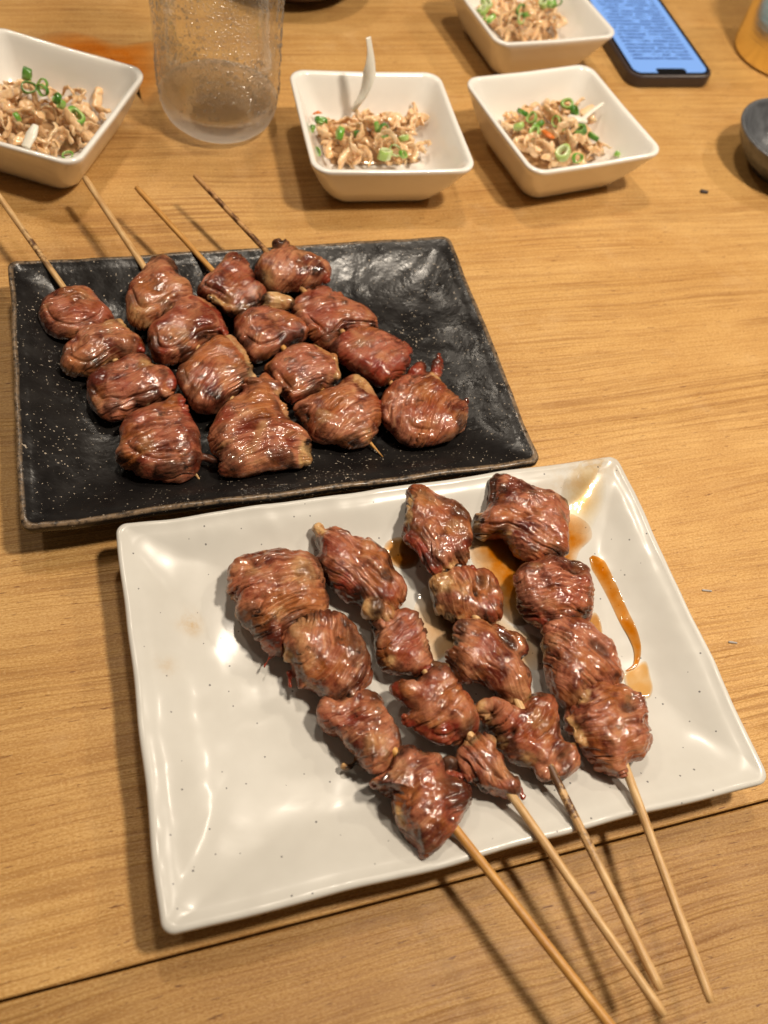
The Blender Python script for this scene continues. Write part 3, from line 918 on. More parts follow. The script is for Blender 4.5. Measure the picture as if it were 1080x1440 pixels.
        ('E', [(490, 490), (500, 430), (580, 390), (700, 385), (790, 420), (805, 480), (825, 560), (810, 620), (740, 660), (650, 680), (580, 660), (520, 600)], dict(fib=5, fold=1.5, curv=.15, tone=.3, h=.95, lumps=[(520, 460, 540, 560, 40, .25, ''), (580, 410, 770, 430, 34, .25, 'r')], holes=[(745, 425, 30)], spots=[(500, 520, 60, 'c', .6), (600, 640, 50, 'r', .8)], z=.2)),
        ('F', [(560, 350), (575, 270), (620, 220), (700, 220), (790, 280), (850, 330), (870, 420), (870, 480), (800, 520), (740, 540), (680, 580), (610, 540), (575, 490), (560, 420)], dict(fib=40, tone=.45, h=.95, fold=.9, red=.2, lumps=[(600, 260, 640, 240, 44, .2, ''), (620, 320, 740, 420, 60, .25, ''), (800, 310, 860, 420, 30, .2, '')], holes=[(785, 342, 48)], z=.25, charn=.2)),
        ('F', [(640, 620), (690, 560), (730, 500), (800, 475), (880, 490), (960, 545), (985, 610), (990, 720), (960, 800), (900, 830), (860, 870), (810, 870), (760, 820), (700, 730), (660, 690)], dict(fib=-15, tone=.45, h=1.0, fold=1.0, red=.2, lumps=[(660, 630, 720, 740, 24, .3, 'f'), (720, 540, 760, 650, 36, .35, 'f'), (930, 560, 975, 640, 30, .2, ''), (820, 800, 880, 850, 40, .2, '')], holes=[(915, 585, 40)], z=.3, charn=.2)),
    ]),
]
for i, sk in enumerate(SK):
    ou, ex, ti, r, mi, burn = sk['stick']
    p0, p1 = stick_line(ou, ex[:2], ex[2], ti[:2], ti[2])
    root = np.array([*((p0 + p1) / 2)[:2], 0.0])
    zp = zon(sk['bvh'], root[0], root[1], 0)
    root[2] = zp
    t = thing('skewer', sk['label'], 'skewer', root * CM, 0, 'grilled heart skewers on the two plates')
    stick(t, root, p0, p1, r, BAM[mi], burn)
    for j, (tg, poly, spec) in enumerate(sk['pcs']):
        meat_piece(t, root, sk['bvh'], tg, poly, spec, i * 4 + j + 1)
COL.children.unlink(_tmp)
bpy.data.collections.remove(_tmp)

# ------------------------------------------------------------------ sauce on the white plate
M_SAUCE = film_mat('amber_sauce', (0.79, 0.41, 0.03))
M_SAUCE2 = film_mat('thin_sauce', (0.93, 0.78, 0.52))


def film(name, poly, mat, label, cat, bvh, th=0.035, depth=1.0, soft=0.35, group=None, base_z=None, n=120):
    P = closed_curve(poly, n)
    W = np.array([un(*q, 1.0)[:2] for q in P])
    # follow the surface below
    for it in range(3):
        for i, q in enumerate(P):
            z = zon(bvh, W[i, 0], W[i, 1]) if bvh else 0.0
            W[i] = un(*q, z)[:2]
    if ((np.roll(W[:, 0], -1) - W[:, 0]) * (np.roll(W[:, 1], -1) + W[:, 1])).sum() > 0:
        W = W[::-1].copy()
    c = W.mean(0)
    rings = []
    dep = []
    for rho in (1.0, 0.97, 0.9, 0.8, 0.65, 0.5, 0.35, 0.2, 0.08):
        p = c + (W - c) * rho
        zz = np.array([zon(bvh, a, b) if bvh else 0.0 for a, b in p])
        e = min(1, (1 - rho) / soft) if soft > 0 else 1
        rings.append(np.column_stack([p, zz + 0.012 + th * min(1, (1 - rho) / 0.1)]))
        dep.append(np.full(n, depth * (0.25 + 0.75 * e) if soft < 0.5 else depth * e))
    V, F = rings_mesh(rings, close_first=False)
    root = np.array([c[0], c[1], zon(bvh, *c) if bvh else 0.0])
    me = mesh_np(name, (V - root) * CM, F, mat)
    at = me.attributes.new('depth', 'FLOAT', 'POINT')
    at.data.foreach_set('value', np.concatenate(dep))
    o = link(name, me, None, root * CM)
    return tag(o, label, cat, group)


film('sauce_puddle', [(690, 735), (720, 720), (765, 722), (800, 722), (826, 736), (832, 756), (815, 775), (806, 800), (790, 830), (770, 850), (735, 880), (700, 860), (668, 800), (660, 760)], M_SAUCE, 'deep amber sauce pooled around the hearts beside the topmost plump heart', 'sauce', W_BVH, soft=0.3)
film('sauce_puddle', [(540, 770), (552, 757), (575, 757), (590, 775), (585, 795), (565, 800), (548, 790)], M_SAUCE, 'small amber sauce spot between the pointed heart and the charred knobbly heart', 'sauce', W_BVH, soft=0.3, depth=.9)
film('sauce_puddle', [(588, 840), (600, 825), (640, 830), (690, 850), (720, 880), (760, 900), (770, 935), (740, 940), (700, 900), (640, 915), (600, 935), (585, 900), (580, 870)], M_SAUCE, 'brown sauce lying in the gap between the middle skewers of the white plate', 'sauce', W_BVH, soft=0.45, depth=.6)
film('sauce_puddle', [(826, 868), (838, 862), (846, 880), (846, 900), (838, 905), (826, 890)], M_SAUCE, 'little amber sauce spot at the edge of the ridged second plump heart', 'sauce', W_BVH, soft=0.3, depth=.85)
film('sauce_smear', [(790, 690), (800, 665), (830, 655), (850, 668), (852, 700), (840, 730), (825, 750), (800, 745), (790, 720)], M_SAUCE2, 'faint dried sauce smear near the far corner of the white plate', 'sauce', W_BVH, soft=0.9, th=0.004)


def ribbon_film(name, path, widths, mat, label, bvh, n=60, depth=1.0):
    P = resample(path, n)
    Wd = np.interp(np.linspace(0, 1, n), np.linspace(0, 1, len(widths)), widths)
    rows = []
    dep = []
    for i in range(n):
        t = P[min(i + 1, n - 1)] - P[max(i - 1, 0)]
        t /= np.linalg.norm(t)
        s = np.array([-t[1], t[0]])
        row = []
        for k in np.linspace(-1, 1, 9):
            q = P[i] + s * k * Wd[i]
            w = un(*q, 0.9)
            for _ in range(3):
                w = un(*q, zon(bvh, w[0], w[1]))
            row.append([w[0], w[1], zon(bvh, w[0], w[1]) + 0.012 + 0.04 * (1 - k ** 4)])
            dep.append(depth * (0.65 + 0.35 * (1 - k * k)))
        rows.append(row)
    V = np.array(rows).reshape(-1, 3)
    F = [(i * 9 + k, i * 9 + k + 1, (i + 1) * 9 + k + 1, (i + 1) * 9 + k) for i in range(n - 1) for k in range(8)]
    root = V.mean(0)
    me = mesh_np(name, (V - root) * CM, F, mat)
    at = me.attributes.new('depth', 'FLOAT', 'POINT')
    at.data.foreach_set('value', dep)
    return tag(link(name, me, None, root * CM), label, 'sauce')


ribbon_film('sauce_trail', [(831, 783), (843, 798), (860, 830), (876, 865), (890, 893), (896, 915), (893, 935), (880, 944)], [3, 11, 10, 9, 9, 7, 5, 3, 1], M_SAUCE, 'long curved amber sauce trail on the bare glaze beside the plump skewer', W_BVH)
film('sauce_puddle', [(878, 948), (892, 938), (908, 930), (914, 950), (918, 968), (912, 982), (898, 980), (882, 968)], film_mat('milky_sauce', (0.92, 0.66, 0.34)), 'pale watery sauce pool at the foot of the long sauce trail', 'sauce', W_BVH, soft=0.2, depth=.9)

# ------------------------------------------------------------------ square white bowls
BOWLS = [
    dict(c=None, ang=-91.4, px=[(208, 99), (108, 231)], label='square white bowl cut by the edge of the photo beside the water glass', side='A'),
    dict(label='square white bowl with a long pale onion strip standing up out of it', side='B'),
    dict(label='square white bowl below the phone, standing corner forward', side='C'),
    dict(label='square white bowl touching the phone, at the top edge of the photo', side='D'),
]
ZR = 3.1
BW = 8.55


def bowl_geo():
    k = ZR / 3.6
    prof = [(1.9, 0.0, 0.8), (1.6, 0.0, 0.9), (1.45, 0.07, 0.95), (1.22, 0.42 * k, 1.0), (0.88, 1.1 * k, 1.0), (0.5, 2.0 * k, 1.0), (0.18, 2.9 * k, 0.95), (0.03, ZR - 0.25, 0.9), (0.0, ZR - 0.1, 0.9), (0.03, ZR - 0.02, 0.88),
            (0.12, ZR, 0.85), (0.24, ZR - 0.03, 0.8), (0.31, ZR - 0.12, 0.78), (0.42, 3.2 * k, 0.8), (0.72, 2.4 * k, 0.85), (1.05, 1.6 * k, 0.95), (1.38, 0.98 * k, 1.1), (1.75, 0.64, 1.2), (2.2, 0.56, 1.2), (3.0, 0.53, 0.9), (4.0, 0.53, 0.2)]
    rings = []
    for (i, z, r) in prof:
        p = rrect(BW / 2 - i, BW / 2 - i, r, 24, 9)
        q = np.column_stack([p, np.full(len(p), z)])
        if i < 0.4 and z > ZR - 0.5:                       # sides sag very slightly between the corners
            m = 1 - np.minimum(np.abs(p[:, 0]), np.abs(p[:, 1])) / (BW / 2)
            q[:, 2] -= 0.06 * m
        rings.append(q)
    V, F = rings_mesh(rings)
    return mesh_np('bowl', V * CM, F, M_PORC)


BOWL_ME = bowl_geo()


def bowl_place(corners, which):
    W = [un(*q, ZR)[:2] for q in corners]
    if which == 'A':
        a, b = W
        mid = (a + b) / 2
        d = (b - a) / np.linalg.norm(b - a)
        nrm = np.array([d[1], -d[0]])
        if nrm[0] > 0:
            nrm = -nrm
        return mid + nrm * BW / 2, math.atan2(d[1], d[0])
    if which == 'D':
        a, b = W
        mid = (a + b) / 2
        d = (b - a) / np.linalg.norm(b - a)
        nrm = np.array([-d[1], d[0]])
        return mid + nrm * BW / 2, math.atan2(d[1], d[0])
    c = sum(W) / 4
    d = (W[1] - W[0]) + (W[2] - W[3])
    return c, math.atan2(d[1], d[0])


BP = {}
for bd, cs in zip(BOWLS, ([(208, 99), (108, 231)], [(400, 97), (632, 100), (668, 241), (433, 241)], [(649, 110), (826, 90), (940, 212), (750, 244)], [(701, 63), (872, 50)])):
    c, a = bowl_place(cs, bd['side'])
    BP[bd['side']] = (c, a)
    o = link('bowl', BOWL_ME, None, (c[0] * CM, c[1] * CM, 0), (0, 0, a))
    tag(o, bd['label'], 'bowl', 'square white bowls of chicken salad')

# ------------------------------------------------------------------ chicken, scallion and onion in the bowls


def flesh(name, c1, c2, c3):
    n = NT(name)
    v = n.coord()
    f = n.noise(v, 220, 4, 0.6)
    g = n.noise(v, 70, 3)
    oi = n.n('ShaderNodeObjectInfo')
    c = n.mix(n.ramp(f, [(0.35, B3(0)), (0.65, B3(1))]), c1, c2)
    c = n.mix(n.ramp(g, [(0.5, B3(0)), (0.75, B3(0.7))]), c, c3)
    c = n.mix(n.math('MULTIPLY', oi.outputs['Random'], 0.55), c, c3)
    return n.set(Base__Color=c, Roughness=0.34, Coat__Weight=0.9, Coat__Roughness=0.10, Normal=n.bump(f, 0.0008, 0.8), Subsurface__Weight=0.15, Subsurface__Radius=(0.004, 0.002, 0.001), Subsurface__Scale=1.0)


M_CHICK = flesh('pale_boiled_chicken', (0.82, 0.53, 0.28), (0.88, 0.67, 0.43), (0.74, 0.39, 0.14))
M_ONION = simple('white_onion', (0.78, 0.74, 0.64), 0.25, 0.0004, 150, 0.05, Subsurface__Weight=0.2, Subsurface__Radius=(0.004, 0.003, 0.002), Subsurface__Scale=1.0)
M_CARROT = simple('orange_carrot', (0.65, 0.17, 0.03), 0.35, 0.0004)


def scal_mat(name, skin, core):
    n = NT(name)
    v = n.coord()
    s = n.n('ShaderNodeSeparateXYZ')
    n.l(v, s.inputs[0])
    rr = n.math('SQRT', n.math('ADD', n.math('MULTIPLY', s.outputs[0], s.outputs[0]), n.math('MULTIPLY', s.outputs[1], s.outputs[1])))
    k = n.ramp(n.math('DIVIDE', rr, 0.0045), [(0.62, (*core, 1)), (0.86, (*skin, 1))])
    f = n.noise(v, 300, 3)
    c = n.mix(n.ramp(f, [(0.3, B3(0.0)), (0.7, B3(0.45))]), k, tuple(x * 0.55 for x in skin))
    return n.set(Base__Color=c, Roughness=0.28, Coat__Weight=0.4, Coat__Roughness=0.1, Subsurface__Weight=0.15, Subsurface__Radius=(0.002, 0.003, 0.001), Subsurface__Scale=1.0)


M_SC = [scal_mat('scallion_dark', (0.06, 0.21, 0.02), (0.26, 0.45, 0.09)), scal_mat('scallion_mid', (0.15, 0.39, 0.035), (0.48, 0.64, 0.22)), scal_mat('scallion_pale', (0.42, 0.58, 0.16), (0.72, 0.78, 0.48))]


def chick_mesh(k):
    r = np.random.default_rng(100 + k)
    n, m = 30, 14
    t = np.linspace(0, 1, n)
    L = r.uniform(1.4, 2.6)
    bend = r.uniform(1.2, 4.6) * (1 if k % 2 else -1)
    tw = r.uniform(-1.6, 1.6)
    ang = bend * (t - 0.5)
    dx = np.cos(ang) * L / n; dy = np.sin(ang) * L / n
    path = np.column_stack([np.cumsum(dx), np.cumsum(dy), 0.25 * np.sin(t * r.uniform(2, 5))])
    path -= path.mean(0)
    w = r.uniform(0.16, 0.40) * (0.35 + 0.65 * np.sin(np.pi * np.clip(t * 0.94 + 0.03, 0, 1)) ** 0.5)
    rings = []
    for i in range(n):
        tg = np.array([math.cos(ang[i]), math.sin(ang[i]), 0])
        s0 = np.array([-tg[1], tg[0], 0]); z0 = np.array([0, 0, 1.])
        a = tw * t[i] + r.uniform(0, 0.01)
        s = s0 * math.cos(a) + z0 * math.sin(a); u = -s0 * math.sin(a) + z0 * math.cos(a)
        th = np.linspace(0, 2 * math.pi, m, endpoint=False)
        rings.append(path[i] + w[i] * (np.sin(th)[:, None] * u + 0.42 * np.cos(th)[:, None] * s))
    V, F = rings_mesh(rings)
    c = V.copy()
    for ax in range(3):
        V[:, ax] += 0.13 * pn(c * 1.7 + k * 9, 50 + ax) + 0.085 * pn(c * 4.0 + k * 9, 60 + ax)
    return mesh_np('chicken_strip', V * CM, F, M_CHICK)


CHICK = [chick_mesh(k) for k in range(12)]


def ring_mesh(k):
    r = np.random.default_rng(300 + k)
    R, wall, H = r.uniform(0.30, 0.43), r.uniform(0.06, 0.10), r.uniform(0.16, 0.42)
    if k % 3 == 2:
        wall = 0.17
    n = 26
    th = np.linspace(0, 2 * math.pi, n, endpoint=False)
    el = 1 + 0.14 * np.cos(2 * th + k) + 0.06 * np.cos(3 * th)
    prof = [(R - wall, 0.03), (R - wall, H - 0.03), (R - wall + 0.02, H), (R - 0.025, H), (R, H - 0.03), (R, 0.03), (R - 0.025, 0), (R - wall + 0.02, 0)]
    rings = [np.column_stack([p * el * np.cos(th), p * el * np.sin(th), np.full(n, z - H / 2) + 0.03 * np.cos(th + k)]) for p, z in prof]
    V = np.concatenate(rings)
    K = len(prof)
    F = [(a * n + i, ((a + 1) % K) * n + i, ((a + 1) % K) * n + (i + 1) % n, a * n + (i + 1) % n) for a in range(K) for i in range(n)]
    return V, F


RINGS = {}
for k in range(6):
    V, F = ring_mesh(k)
    for mi in range(3):
        RINGS[(k, mi)] = mesh_np('scallion_ring', V * CM, F, M_SC[mi])


def strip_mesh(path, w, th, mat, name):
    P = resample(path, 24)
    V, F = tube(P, np.interp(np.linspace(0, 1, 24), np.linspace(0, 1, len(w)), w), 12, flat=th)
    return V, F


BNAME = {'A': 'the bowl beside the water glass', 'B': 'the bowl with the standing onion strip', 'C': 'the corner forward bowl below the phone', 'D': 'the bowl touching the phone'}
HEAP = {  # outline of the heap in the photo
    'A': [(-20, 110), (20, 105), (75, 115), (115, 125), (150, 140), (150, 160), (130, 190), (95, 215), (40, 205), (0, 195), (-40, 180)],
    'B': [(436, 195), (470, 170), (520, 140), (580, 130), (592, 150), (606, 178), (610, 215), (590, 226), (450, 228), (436, 215)],
    'C': [(690, 145), (730, 138), (780, 132), (830, 135), (830, 165), (870, 205), (850, 218), (770, 236), (742, 225), (715, 190)],
    'D': [(655, 0), (700, -20), (770, -20), (790, 10), (812, 40), (790, 52), (720, 56), (690, 35)],
}


def inside(p, poly):
    x, y = p
    c = False
    for i in range(len(poly)):
        (x0, y0), (x1, y1) = poly[i], poly[i - 1]
        if (y0 > y) != (y1 > y) and x < (x1 - x0) * (y - y0) / (y1 - y0) + x0:
            c = not c
    return c


NCH = {'A': 84, 'B': 84, 'C': 82, 'D': 66}


def heap(side):
    poly = HEAP[side]
    xs = [p[0] for p in poly]; ys = [p[1] for p in poly]
    c, a = BP[side]
    pts = []
    ctr = np.mean(np.array(poly, float), 0)
    while len(pts) < NCH[side]:
        p = (random.uniform(min(xs), max(xs)), random.uniform(min(ys), max(ys)))
        if inside(p, poly) and all(math.hypot(p[0] - q[0], (p[1] - q[1]) * 1.2) > 9 for q in pts[-14:]):
            pts.append(p)
    for i, p in enumerate(pts):
        k = 1 - min(1, math.hypot((p[0] - ctr[0]) / (max(xs) - min(xs)) * 2, (p[1] - ctr[1]) / (max(ys) - min(ys)) * 2))
        lay = i / len(pts)
        z = 0.9 + 1.35 * k * lay + 0.6 * lay
        w = un(*p, z)
        # keep inside the bowl
        l = np.array([math.cos(-a) * (w[0] - c[0]) - math.sin(-a) * (w[1] - c[1]), math.sin(-a) * (w[0] - c[0]) + math.cos(-a) * (w[1] - c[1])])
        lim = BW / 2 - 1.9 + 0.42 * (z - 0.9)
        l = np.clip(l, -lim, lim)
        wx = c[0] + math.cos(a) * l[0] - math.sin(a) * l[1]; wy = c[1] + math.sin(a) * l[0] + math.cos(a) * l[1]
        s = random.uniform(0.45, 0.9)
        o = link('chicken_strip', CHICK[random.randrange(12)], None, (wx * CM, wy * CM, z * CM), (random.uniform(-0.8, 0.8), random.uniform(-0.8, 0.8), random.uniform(0, 6.28)), (s, s, s))
        tag(o, 'curled strip of pale boiled chicken heaped in ' + BNAME[side], 'chicken', 'chicken strips in ' + BNAME[side])


M_DRESS = simple('soy_dressing', (0.40, 0.235, 0.11), 0.08, 0.0004, 150, 0.3, Coat__Weight=0.6)
for s_ in 'ABCD':
    heap(s_)
    c_, a_ = BP[s_]
    W_ = np.array([un(*q, 0.75)[:2] for q in closed_curve(HEAP[s_], 64)]) - c_
    ca_, sa_ = math.cos(-a_), math.sin(-a_)
    L_ = np.column_stack([ca_ * W_[:, 0] - sa_ * W_[:, 1], sa_ * W_[:, 0] + ca_ * W_[:, 1]])
    L_ = np.clip(L_, -2.55, 2.55)
    m_ = L_.mean(0)
    rg_ = [np.column_stack([m_ + (L_ - m_) * q, np.full(64, z)]) for q, z in ((1.0, 0.60), (0.97, 0.70), (0.8, 0.76), (0.4, 0.77), (0.05, 0.77))]
    if ((np.roll(L_[:, 0], -1) - L_[:, 0]) * (np.roll(L_[:, 1], -1) + L_[:, 1])).sum() > 0:
        rg_ = [q[::-1] for q in rg_]
    V_, F_2 = rings_mesh(rg_)
    tag(link('dressing', mesh_np('dressing', V_ * CM, F_2, M_DRESS), None, (c_[0] * CM, c_[1] * CM, 0), (0, 0, a_)), 'thin brown soy dressing pooled under the chicken in ' + BNAME[s_], 'dressing')


def place_ring(side, x, y, z, k, mi, tilt, sc=1.0):
    w = un(x, y, z)
    o = link('scallion_ring', RINGS[(k, mi)], None, w * CM, (tilt[0], tilt[1], random.uniform(0, 6.28)), (sc * .72, sc * .72, sc * .85))
    tone = ('dark green', 'bright green', 'pale green')[mi]
    tag(o, f'{tone} cut scallion ring on the chicken in ' + BNAME[side], 'scallion', f'{tone} scallion rings in ' + BNAME[side])


RL = [
    ('A', 38, 105, 2.5, 3, 0, (1.3, 0.3), 1.35), ('A', 40, 123, 2.4, 0, 0, (0.7, 0.2), 1.2), ('A', 60, 127, 2.3, 1, 0, (1.2, -.4), 1.2), ('A', 80, 138, 2.2, 4, 0, (.7, .4), 1.2), ('A', 106, 165, 2.1, 2, 1, (.5, .3), 1.5), ('A', 86, 147, 2.1, 3, 1, (.9, .2), .9), ('A', 24, 165, 2.1, 1, 1, (1.4, .2), 1.1), ('A', 95, 219, 1.7, 0, 1, (.3, 0), .9), ('A', 60, 118, 2.2, 4, 1, (1, .3), 1.0),
    ('B', 452, 170, 1.9, 0, 0, (1.0, -.2), 1.15), ('B', 438, 182, 1.8, 1, 0, (1.1, .5), .9), ('B', 445, 214, 1.6, 3, 0, (.8, .1), 1.0), ('B', 478, 187, 2.2, 5, 1, (1.2, .4), 1.3), ('B', 540, 184, 2.4, 1, 0, (1.3, .8), 1.3), ('B', 530, 178, 2.4, 4, 1, (1.1, .2), .9), ('B', 541, 217, 2.0, 2, 2, (.3, .2), 1.35), ('B', 556, 212, 1.9, 0, 2, (.6, .4), 1.2), ('B', 568, 194, 2.0, 4, 2, (.5, .1), 1.2), ('B', 567, 217, 1.8, 1, 1, (.9, .3), 1.0), ('B', 503, 190, 2.1, 3, 0, (1.2, .2), 1.0),
    ('C', 711, 132, 1.7, 5, 2, (.7, .3), 1.25), ('C', 735, 158, 2.3, 0, 0, (.6, .2), 1.1), ('C', 748, 166, 2.3, 3, 1, (.9, .1), 1.2), ('C', 757, 175, 2.3, 1, 0, (.8, .5), 1.2), ('C', 752, 186, 2.2, 2, 1, (.5, .1), 1.1), ('C', 730, 178, 2.1, 4, 2, (.8, .2), 1.3), ('C', 782, 171, 2.4, 1, 1, (1.2, .3), 1.1), ('C', 798, 146, 2.3, 5, 1, (.6, .3), 1.2), ('C', 808, 156, 2.3, 0, 0, (.9, .6), 1.2), ('C', 815, 184, 2.2, 2, 0, (.5, .3), 1.2), ('C', 834, 192, 1.9, 5, 0, (.3, .2), 1.1), ('C', 863, 188, 1.6, 2, 2, (.6, .3), 1.0), ('C', 790, 180, 2.3, 4, 2, (.8, .1), 1.1), ('C', 792, 215, 2.0, 2, 2, (.6, .2), 1.4), ('C', 812, 222, 1.9, 0, 1, (1.0, .2), 1.1), ('C', 868, 217, 1.5, 3, 1, (.8, .2), .8),
    ('D', 680, 14, 2.2, 5, 2, (.6, .3), 1.3), ('D', 675, 22, 2.0, 0, 1, (.8, .2), 1.2), ('D', 690, 26, 2.1, 1, 1, (.9, .2), 1.2), ('D', 732, 14, 2.5, 3, 0, (1.0, .5), 1.3), ('D', 742, 20, 2.5, 1, 0, (.8, .2), 1.2), ('D', 733, 26, 2.3, 4, 2, (.7, .1), 1.1), ('D', 775, 6, 2.4, 0, 1, (.9, .2), 1.2), ('D', 765, 4, 2.4, 2, 2, (.6, .2), 1.1), ('D', 684, 5, 2.2, 2, 2, (.6, .2), 1.2), ('D', 784, 2, 2.3, 4, 0, (1.0, .2), 1.1),
]
for a in RL:
    place_ring(*a)


def onion(path, w, th, label, name='onion_strip', mat=None):
    V, F = strip_mesh(path, w, th, mat, name)
    root = V.mean(0)
    me = mesh_np(name, (V - root) * CM, F, mat or M_ONION)
    return tag(link(name, me, None, root * CM), label, 'onion' if name == 'onion_strip' else 'carrot')


onion([un(500, 150, 2.2), un(510, 133, 3.0), un(519, 105, 4.1), un(521, 78, 5.0), un(518, 52, 5.8)], [0.55, 0.62, 0.46, 0.28, 0.20, 0.17], 0.3, 'long curved white onion strip standing up above the bowl rim')
onion([un(36, 207, 2.2), un(44, 190, 2.5), un(50, 176, 2.7)], [0.22, 0.28, 0.16], 0.5, 'short white onion strip on the chicken beside the water glass bowl rim')
onion([un(815, 172, 2.3), un(830, 158, 2.5), un(848, 145, 2.7)], [0.16, 0.13, 0.1], 0.5, 'thin white onion strip leaning up in the corner forward bowl')
onion([un(838, 170, 1.6), un(852, 165, 1.7), un(867, 163, 1.8)], [0.1, 0.12, 0.08], 0.5, 'white onion strip lying low in the corner forward bowl')
onion([un(800, 164, 2.3), un(812, 168, 2.4), un(824, 170, 2.3)], [0.2, 0.3, 0.2], 0.6, 'stubby white onion chunk on the scallions of the corner forward bowl')
onion([un(764, 184, 2.3), un(772, 190, 2.4), un(779, 194, 2.3)], [0.14, 0.2, 0.1], 0.6, 'orange carrot sliver among scallions in the corner forward bowl', 'carrot_sliver', M_CARROT)
onion([un(441, 160, 1.6), un(447, 158, 1.8), un(452, 159, 1.7)], [0.08, 0.12, 0.06], 0.6, 'tiny orange carrot sliver in the onion strip bowl', 'carrot_sliver', M_CARROT)

# ------------------------------------------------------------------ water glass
GX, GY = un(309, 203, 0)[:2]
_d = np.array([GX, GY]) / np.hypot(GX, GY)
GR = 3.25
gc = np.array([GX, GY]) + _d * (GR - 0.9)


def clear_glass(name, ior=1.46, rough=0.0, tint=(1, 1, 1), bump=None):
    n = NT(name)
    kw = {}
    if bump:
        v = n.coord()
        kw['Normal'] = n.bump(n.noise(v, bump[0], 3, 0.6), bump[1], 1.0)
    return n.set(Base__Color=tint, Roughness=rough, IOR=ior, Transmission__Weight=1.0, **kw)


def frosted():
    """clear wall, beaded with fine bright condensation on its outside; thick clear foot"""
    n = NT('misted_glass')
    v = n.coord()
    s = n.n('ShaderNodeSeparateXYZ')
    n.l(v, s.inputs[0])
    rad = n.math('SQRT', n.math('ADD', n.math('MULTIPLY', s.outputs[0], s.outputs[0]), n.math('MULTIPLY', s.outputs[1], s.outputs[1])))
    outside = n.math('GREATER_THAN', rad, n.math('ADD', 0.0312, n.math('MULTIPLY', s.outputs[2], 0.009)))
    up = n.ramp(s.outputs[2], [(0.018, B3(0.0)), (0.038, B3(1.0))])
    tr = n.n('ShaderNodeBsdfTransparent', Color=(0.99, 0.99, 0.985, 1))
    gs = n.n('ShaderNodeBsdfGlossy', Roughness=0.06)
    n.l(n.bump(n.noise(v, 160, 2, 0.6), 0.0006, 0.6), gs.inputs['Normal'])
    fr = n.n('ShaderNodeFresnel', IOR=1.3)
    m1 = n.n('ShaderNodeMixShader')
    n.l(n.math('MULTIPLY', fr.outputs[0], 0.3, True), m1.inputs[0]); n.l(tr.outputs[0], m1.inputs[1]); n.l(gs.outputs[0], m1.inputs[2])
    bead = n.n('ShaderNodeTexVoronoi', Scale=900.0)
    bead.feature = 'SMOOTH_F1'
    n.l(v, bead.inputs['Vector'])
    nb = n.bump(bead.outputs['Distance'], -0.0022, 1.0)
    d = n.n('ShaderNodeBsdfDiffuse', Color=(0.98, 0.98, 0.98, 1))
    n.l(nb, d.inputs['Normal'])
    g2 = n.n('ShaderNodeBsdfGlossy', Roughness=0.17)
    n.l(nb, g2.inputs['Normal'])
    hz = n.n('ShaderNodeMixShader')
    hz.inputs[0].default_value = 0.55
    n.l(d.outputs[0], hz.inputs[1]); n.l(g2.outputs[0], hz.inputs[2])
    mist = n.math('MULTIPLY', n.ramp(n.noise(n.coord(scale=(1, 1, 0.45)), 38, 4, 0.65), [(0.40, B3(0.02)), (0.62, B3(0.48))]), n.ramp(bead.outputs['Distance'], [(0.15, B3(1.0)), (0.55, B3(0.25))]))
    m2 = n.n('ShaderNodeMixShader')
    n.l(n.math('MULTIPLY', n.math('MULTIPLY', mist, up), outside), m2.inputs[0]); n.l(m1.outputs[0], m2.inputs[1]); n.l(hz.outputs[0], m2.inputs[2])
    n.l(m2.outputs[0], n.out.inputs['Surface'])
    return n.m


def foot_mat():
    n = NT('thick_glass_foot')
    v = n.coord()
    n.set(Base__Color=(1, 1, 1), Roughness=0.02, IOR=1.45, Transmission__Weight=1.0, Normal=n.bump(n.noise(v, 120, 2), 0.0005, 0.5))
    tr = n.n('ShaderNodeBsdfTransparent', Color=(0.98, 0.98, 0.98, 1))
    tl = n.n('ShaderNodeBsdfTranslucent', Color=(0.95, 0.96, 0.97, 1))
    m0 = n.n('ShaderNodeMixShader')
    m0.inputs[0].default_value = 0.55
    n.l(tr.outputs[0], m0.inputs[1]); n.l(tl.outputs[0], m0.inputs[2])
    m = n.n('ShaderNodeMixShader')
    m.inputs[0].default_value = 0.72
    n.l(n.b.outputs[0], m.inputs[1]); n.l(m0.outputs[0], m.inputs[2])
    n.l(m.outputs[0], n.out.inputs['Surface'])
    return n.m


def drop_mat():
    n = NT('droplet_water')
    tr = n.n('ShaderNodeBsdfTransparent', Color=(0.97, 0.97, 0.97, 1))
    gs = n.n('ShaderNodeBsdfGlossy', Roughness=0.12)
    fr = n.n('ShaderNodeLayerWeight', Blend=0.4)
    m1 = n.n('ShaderNodeMixShader')
    n.l(fr.outputs['Fresnel'], m1.inputs[0]); n.l(tr.outputs[0], m1.inputs[1]); n.l(gs.outputs[0], m1.inputs[2])
    d = n.n('ShaderNodeBsdfTranslucent', Color=(0.95, 0.95, 0.95, 1))
    m2 = n.n('ShaderNodeMixShader')
    m2.inputs[0].default_value = 0.2
    n.l(m1.outputs[0], m2.inputs[1]); n.l(d.outputs[0], m2.inputs[2])
    n.l(m2.outputs[0], n.out.inputs['Surface'])
    return n.m


def water_mat():
    n = NT('water')
    n.set(Base__Color=(1, 1, 1), Roughness=0.0, IOR=1.33, Transmission__Weight=1.0)
    tr = n.n('ShaderNodeBsdfTransparent', Color=(0.98, 0.98, 0.97, 1))
    m = n.n('ShaderNodeMixShader')
    m.inputs[0].default_value = 0.92
    n.l(n.b.outputs[0], m.inputs[1]); n.l(tr.outputs[0], m.inputs[2])
    n.l(m.outputs[0], n.out.inputs['Surface'])
    return n.m


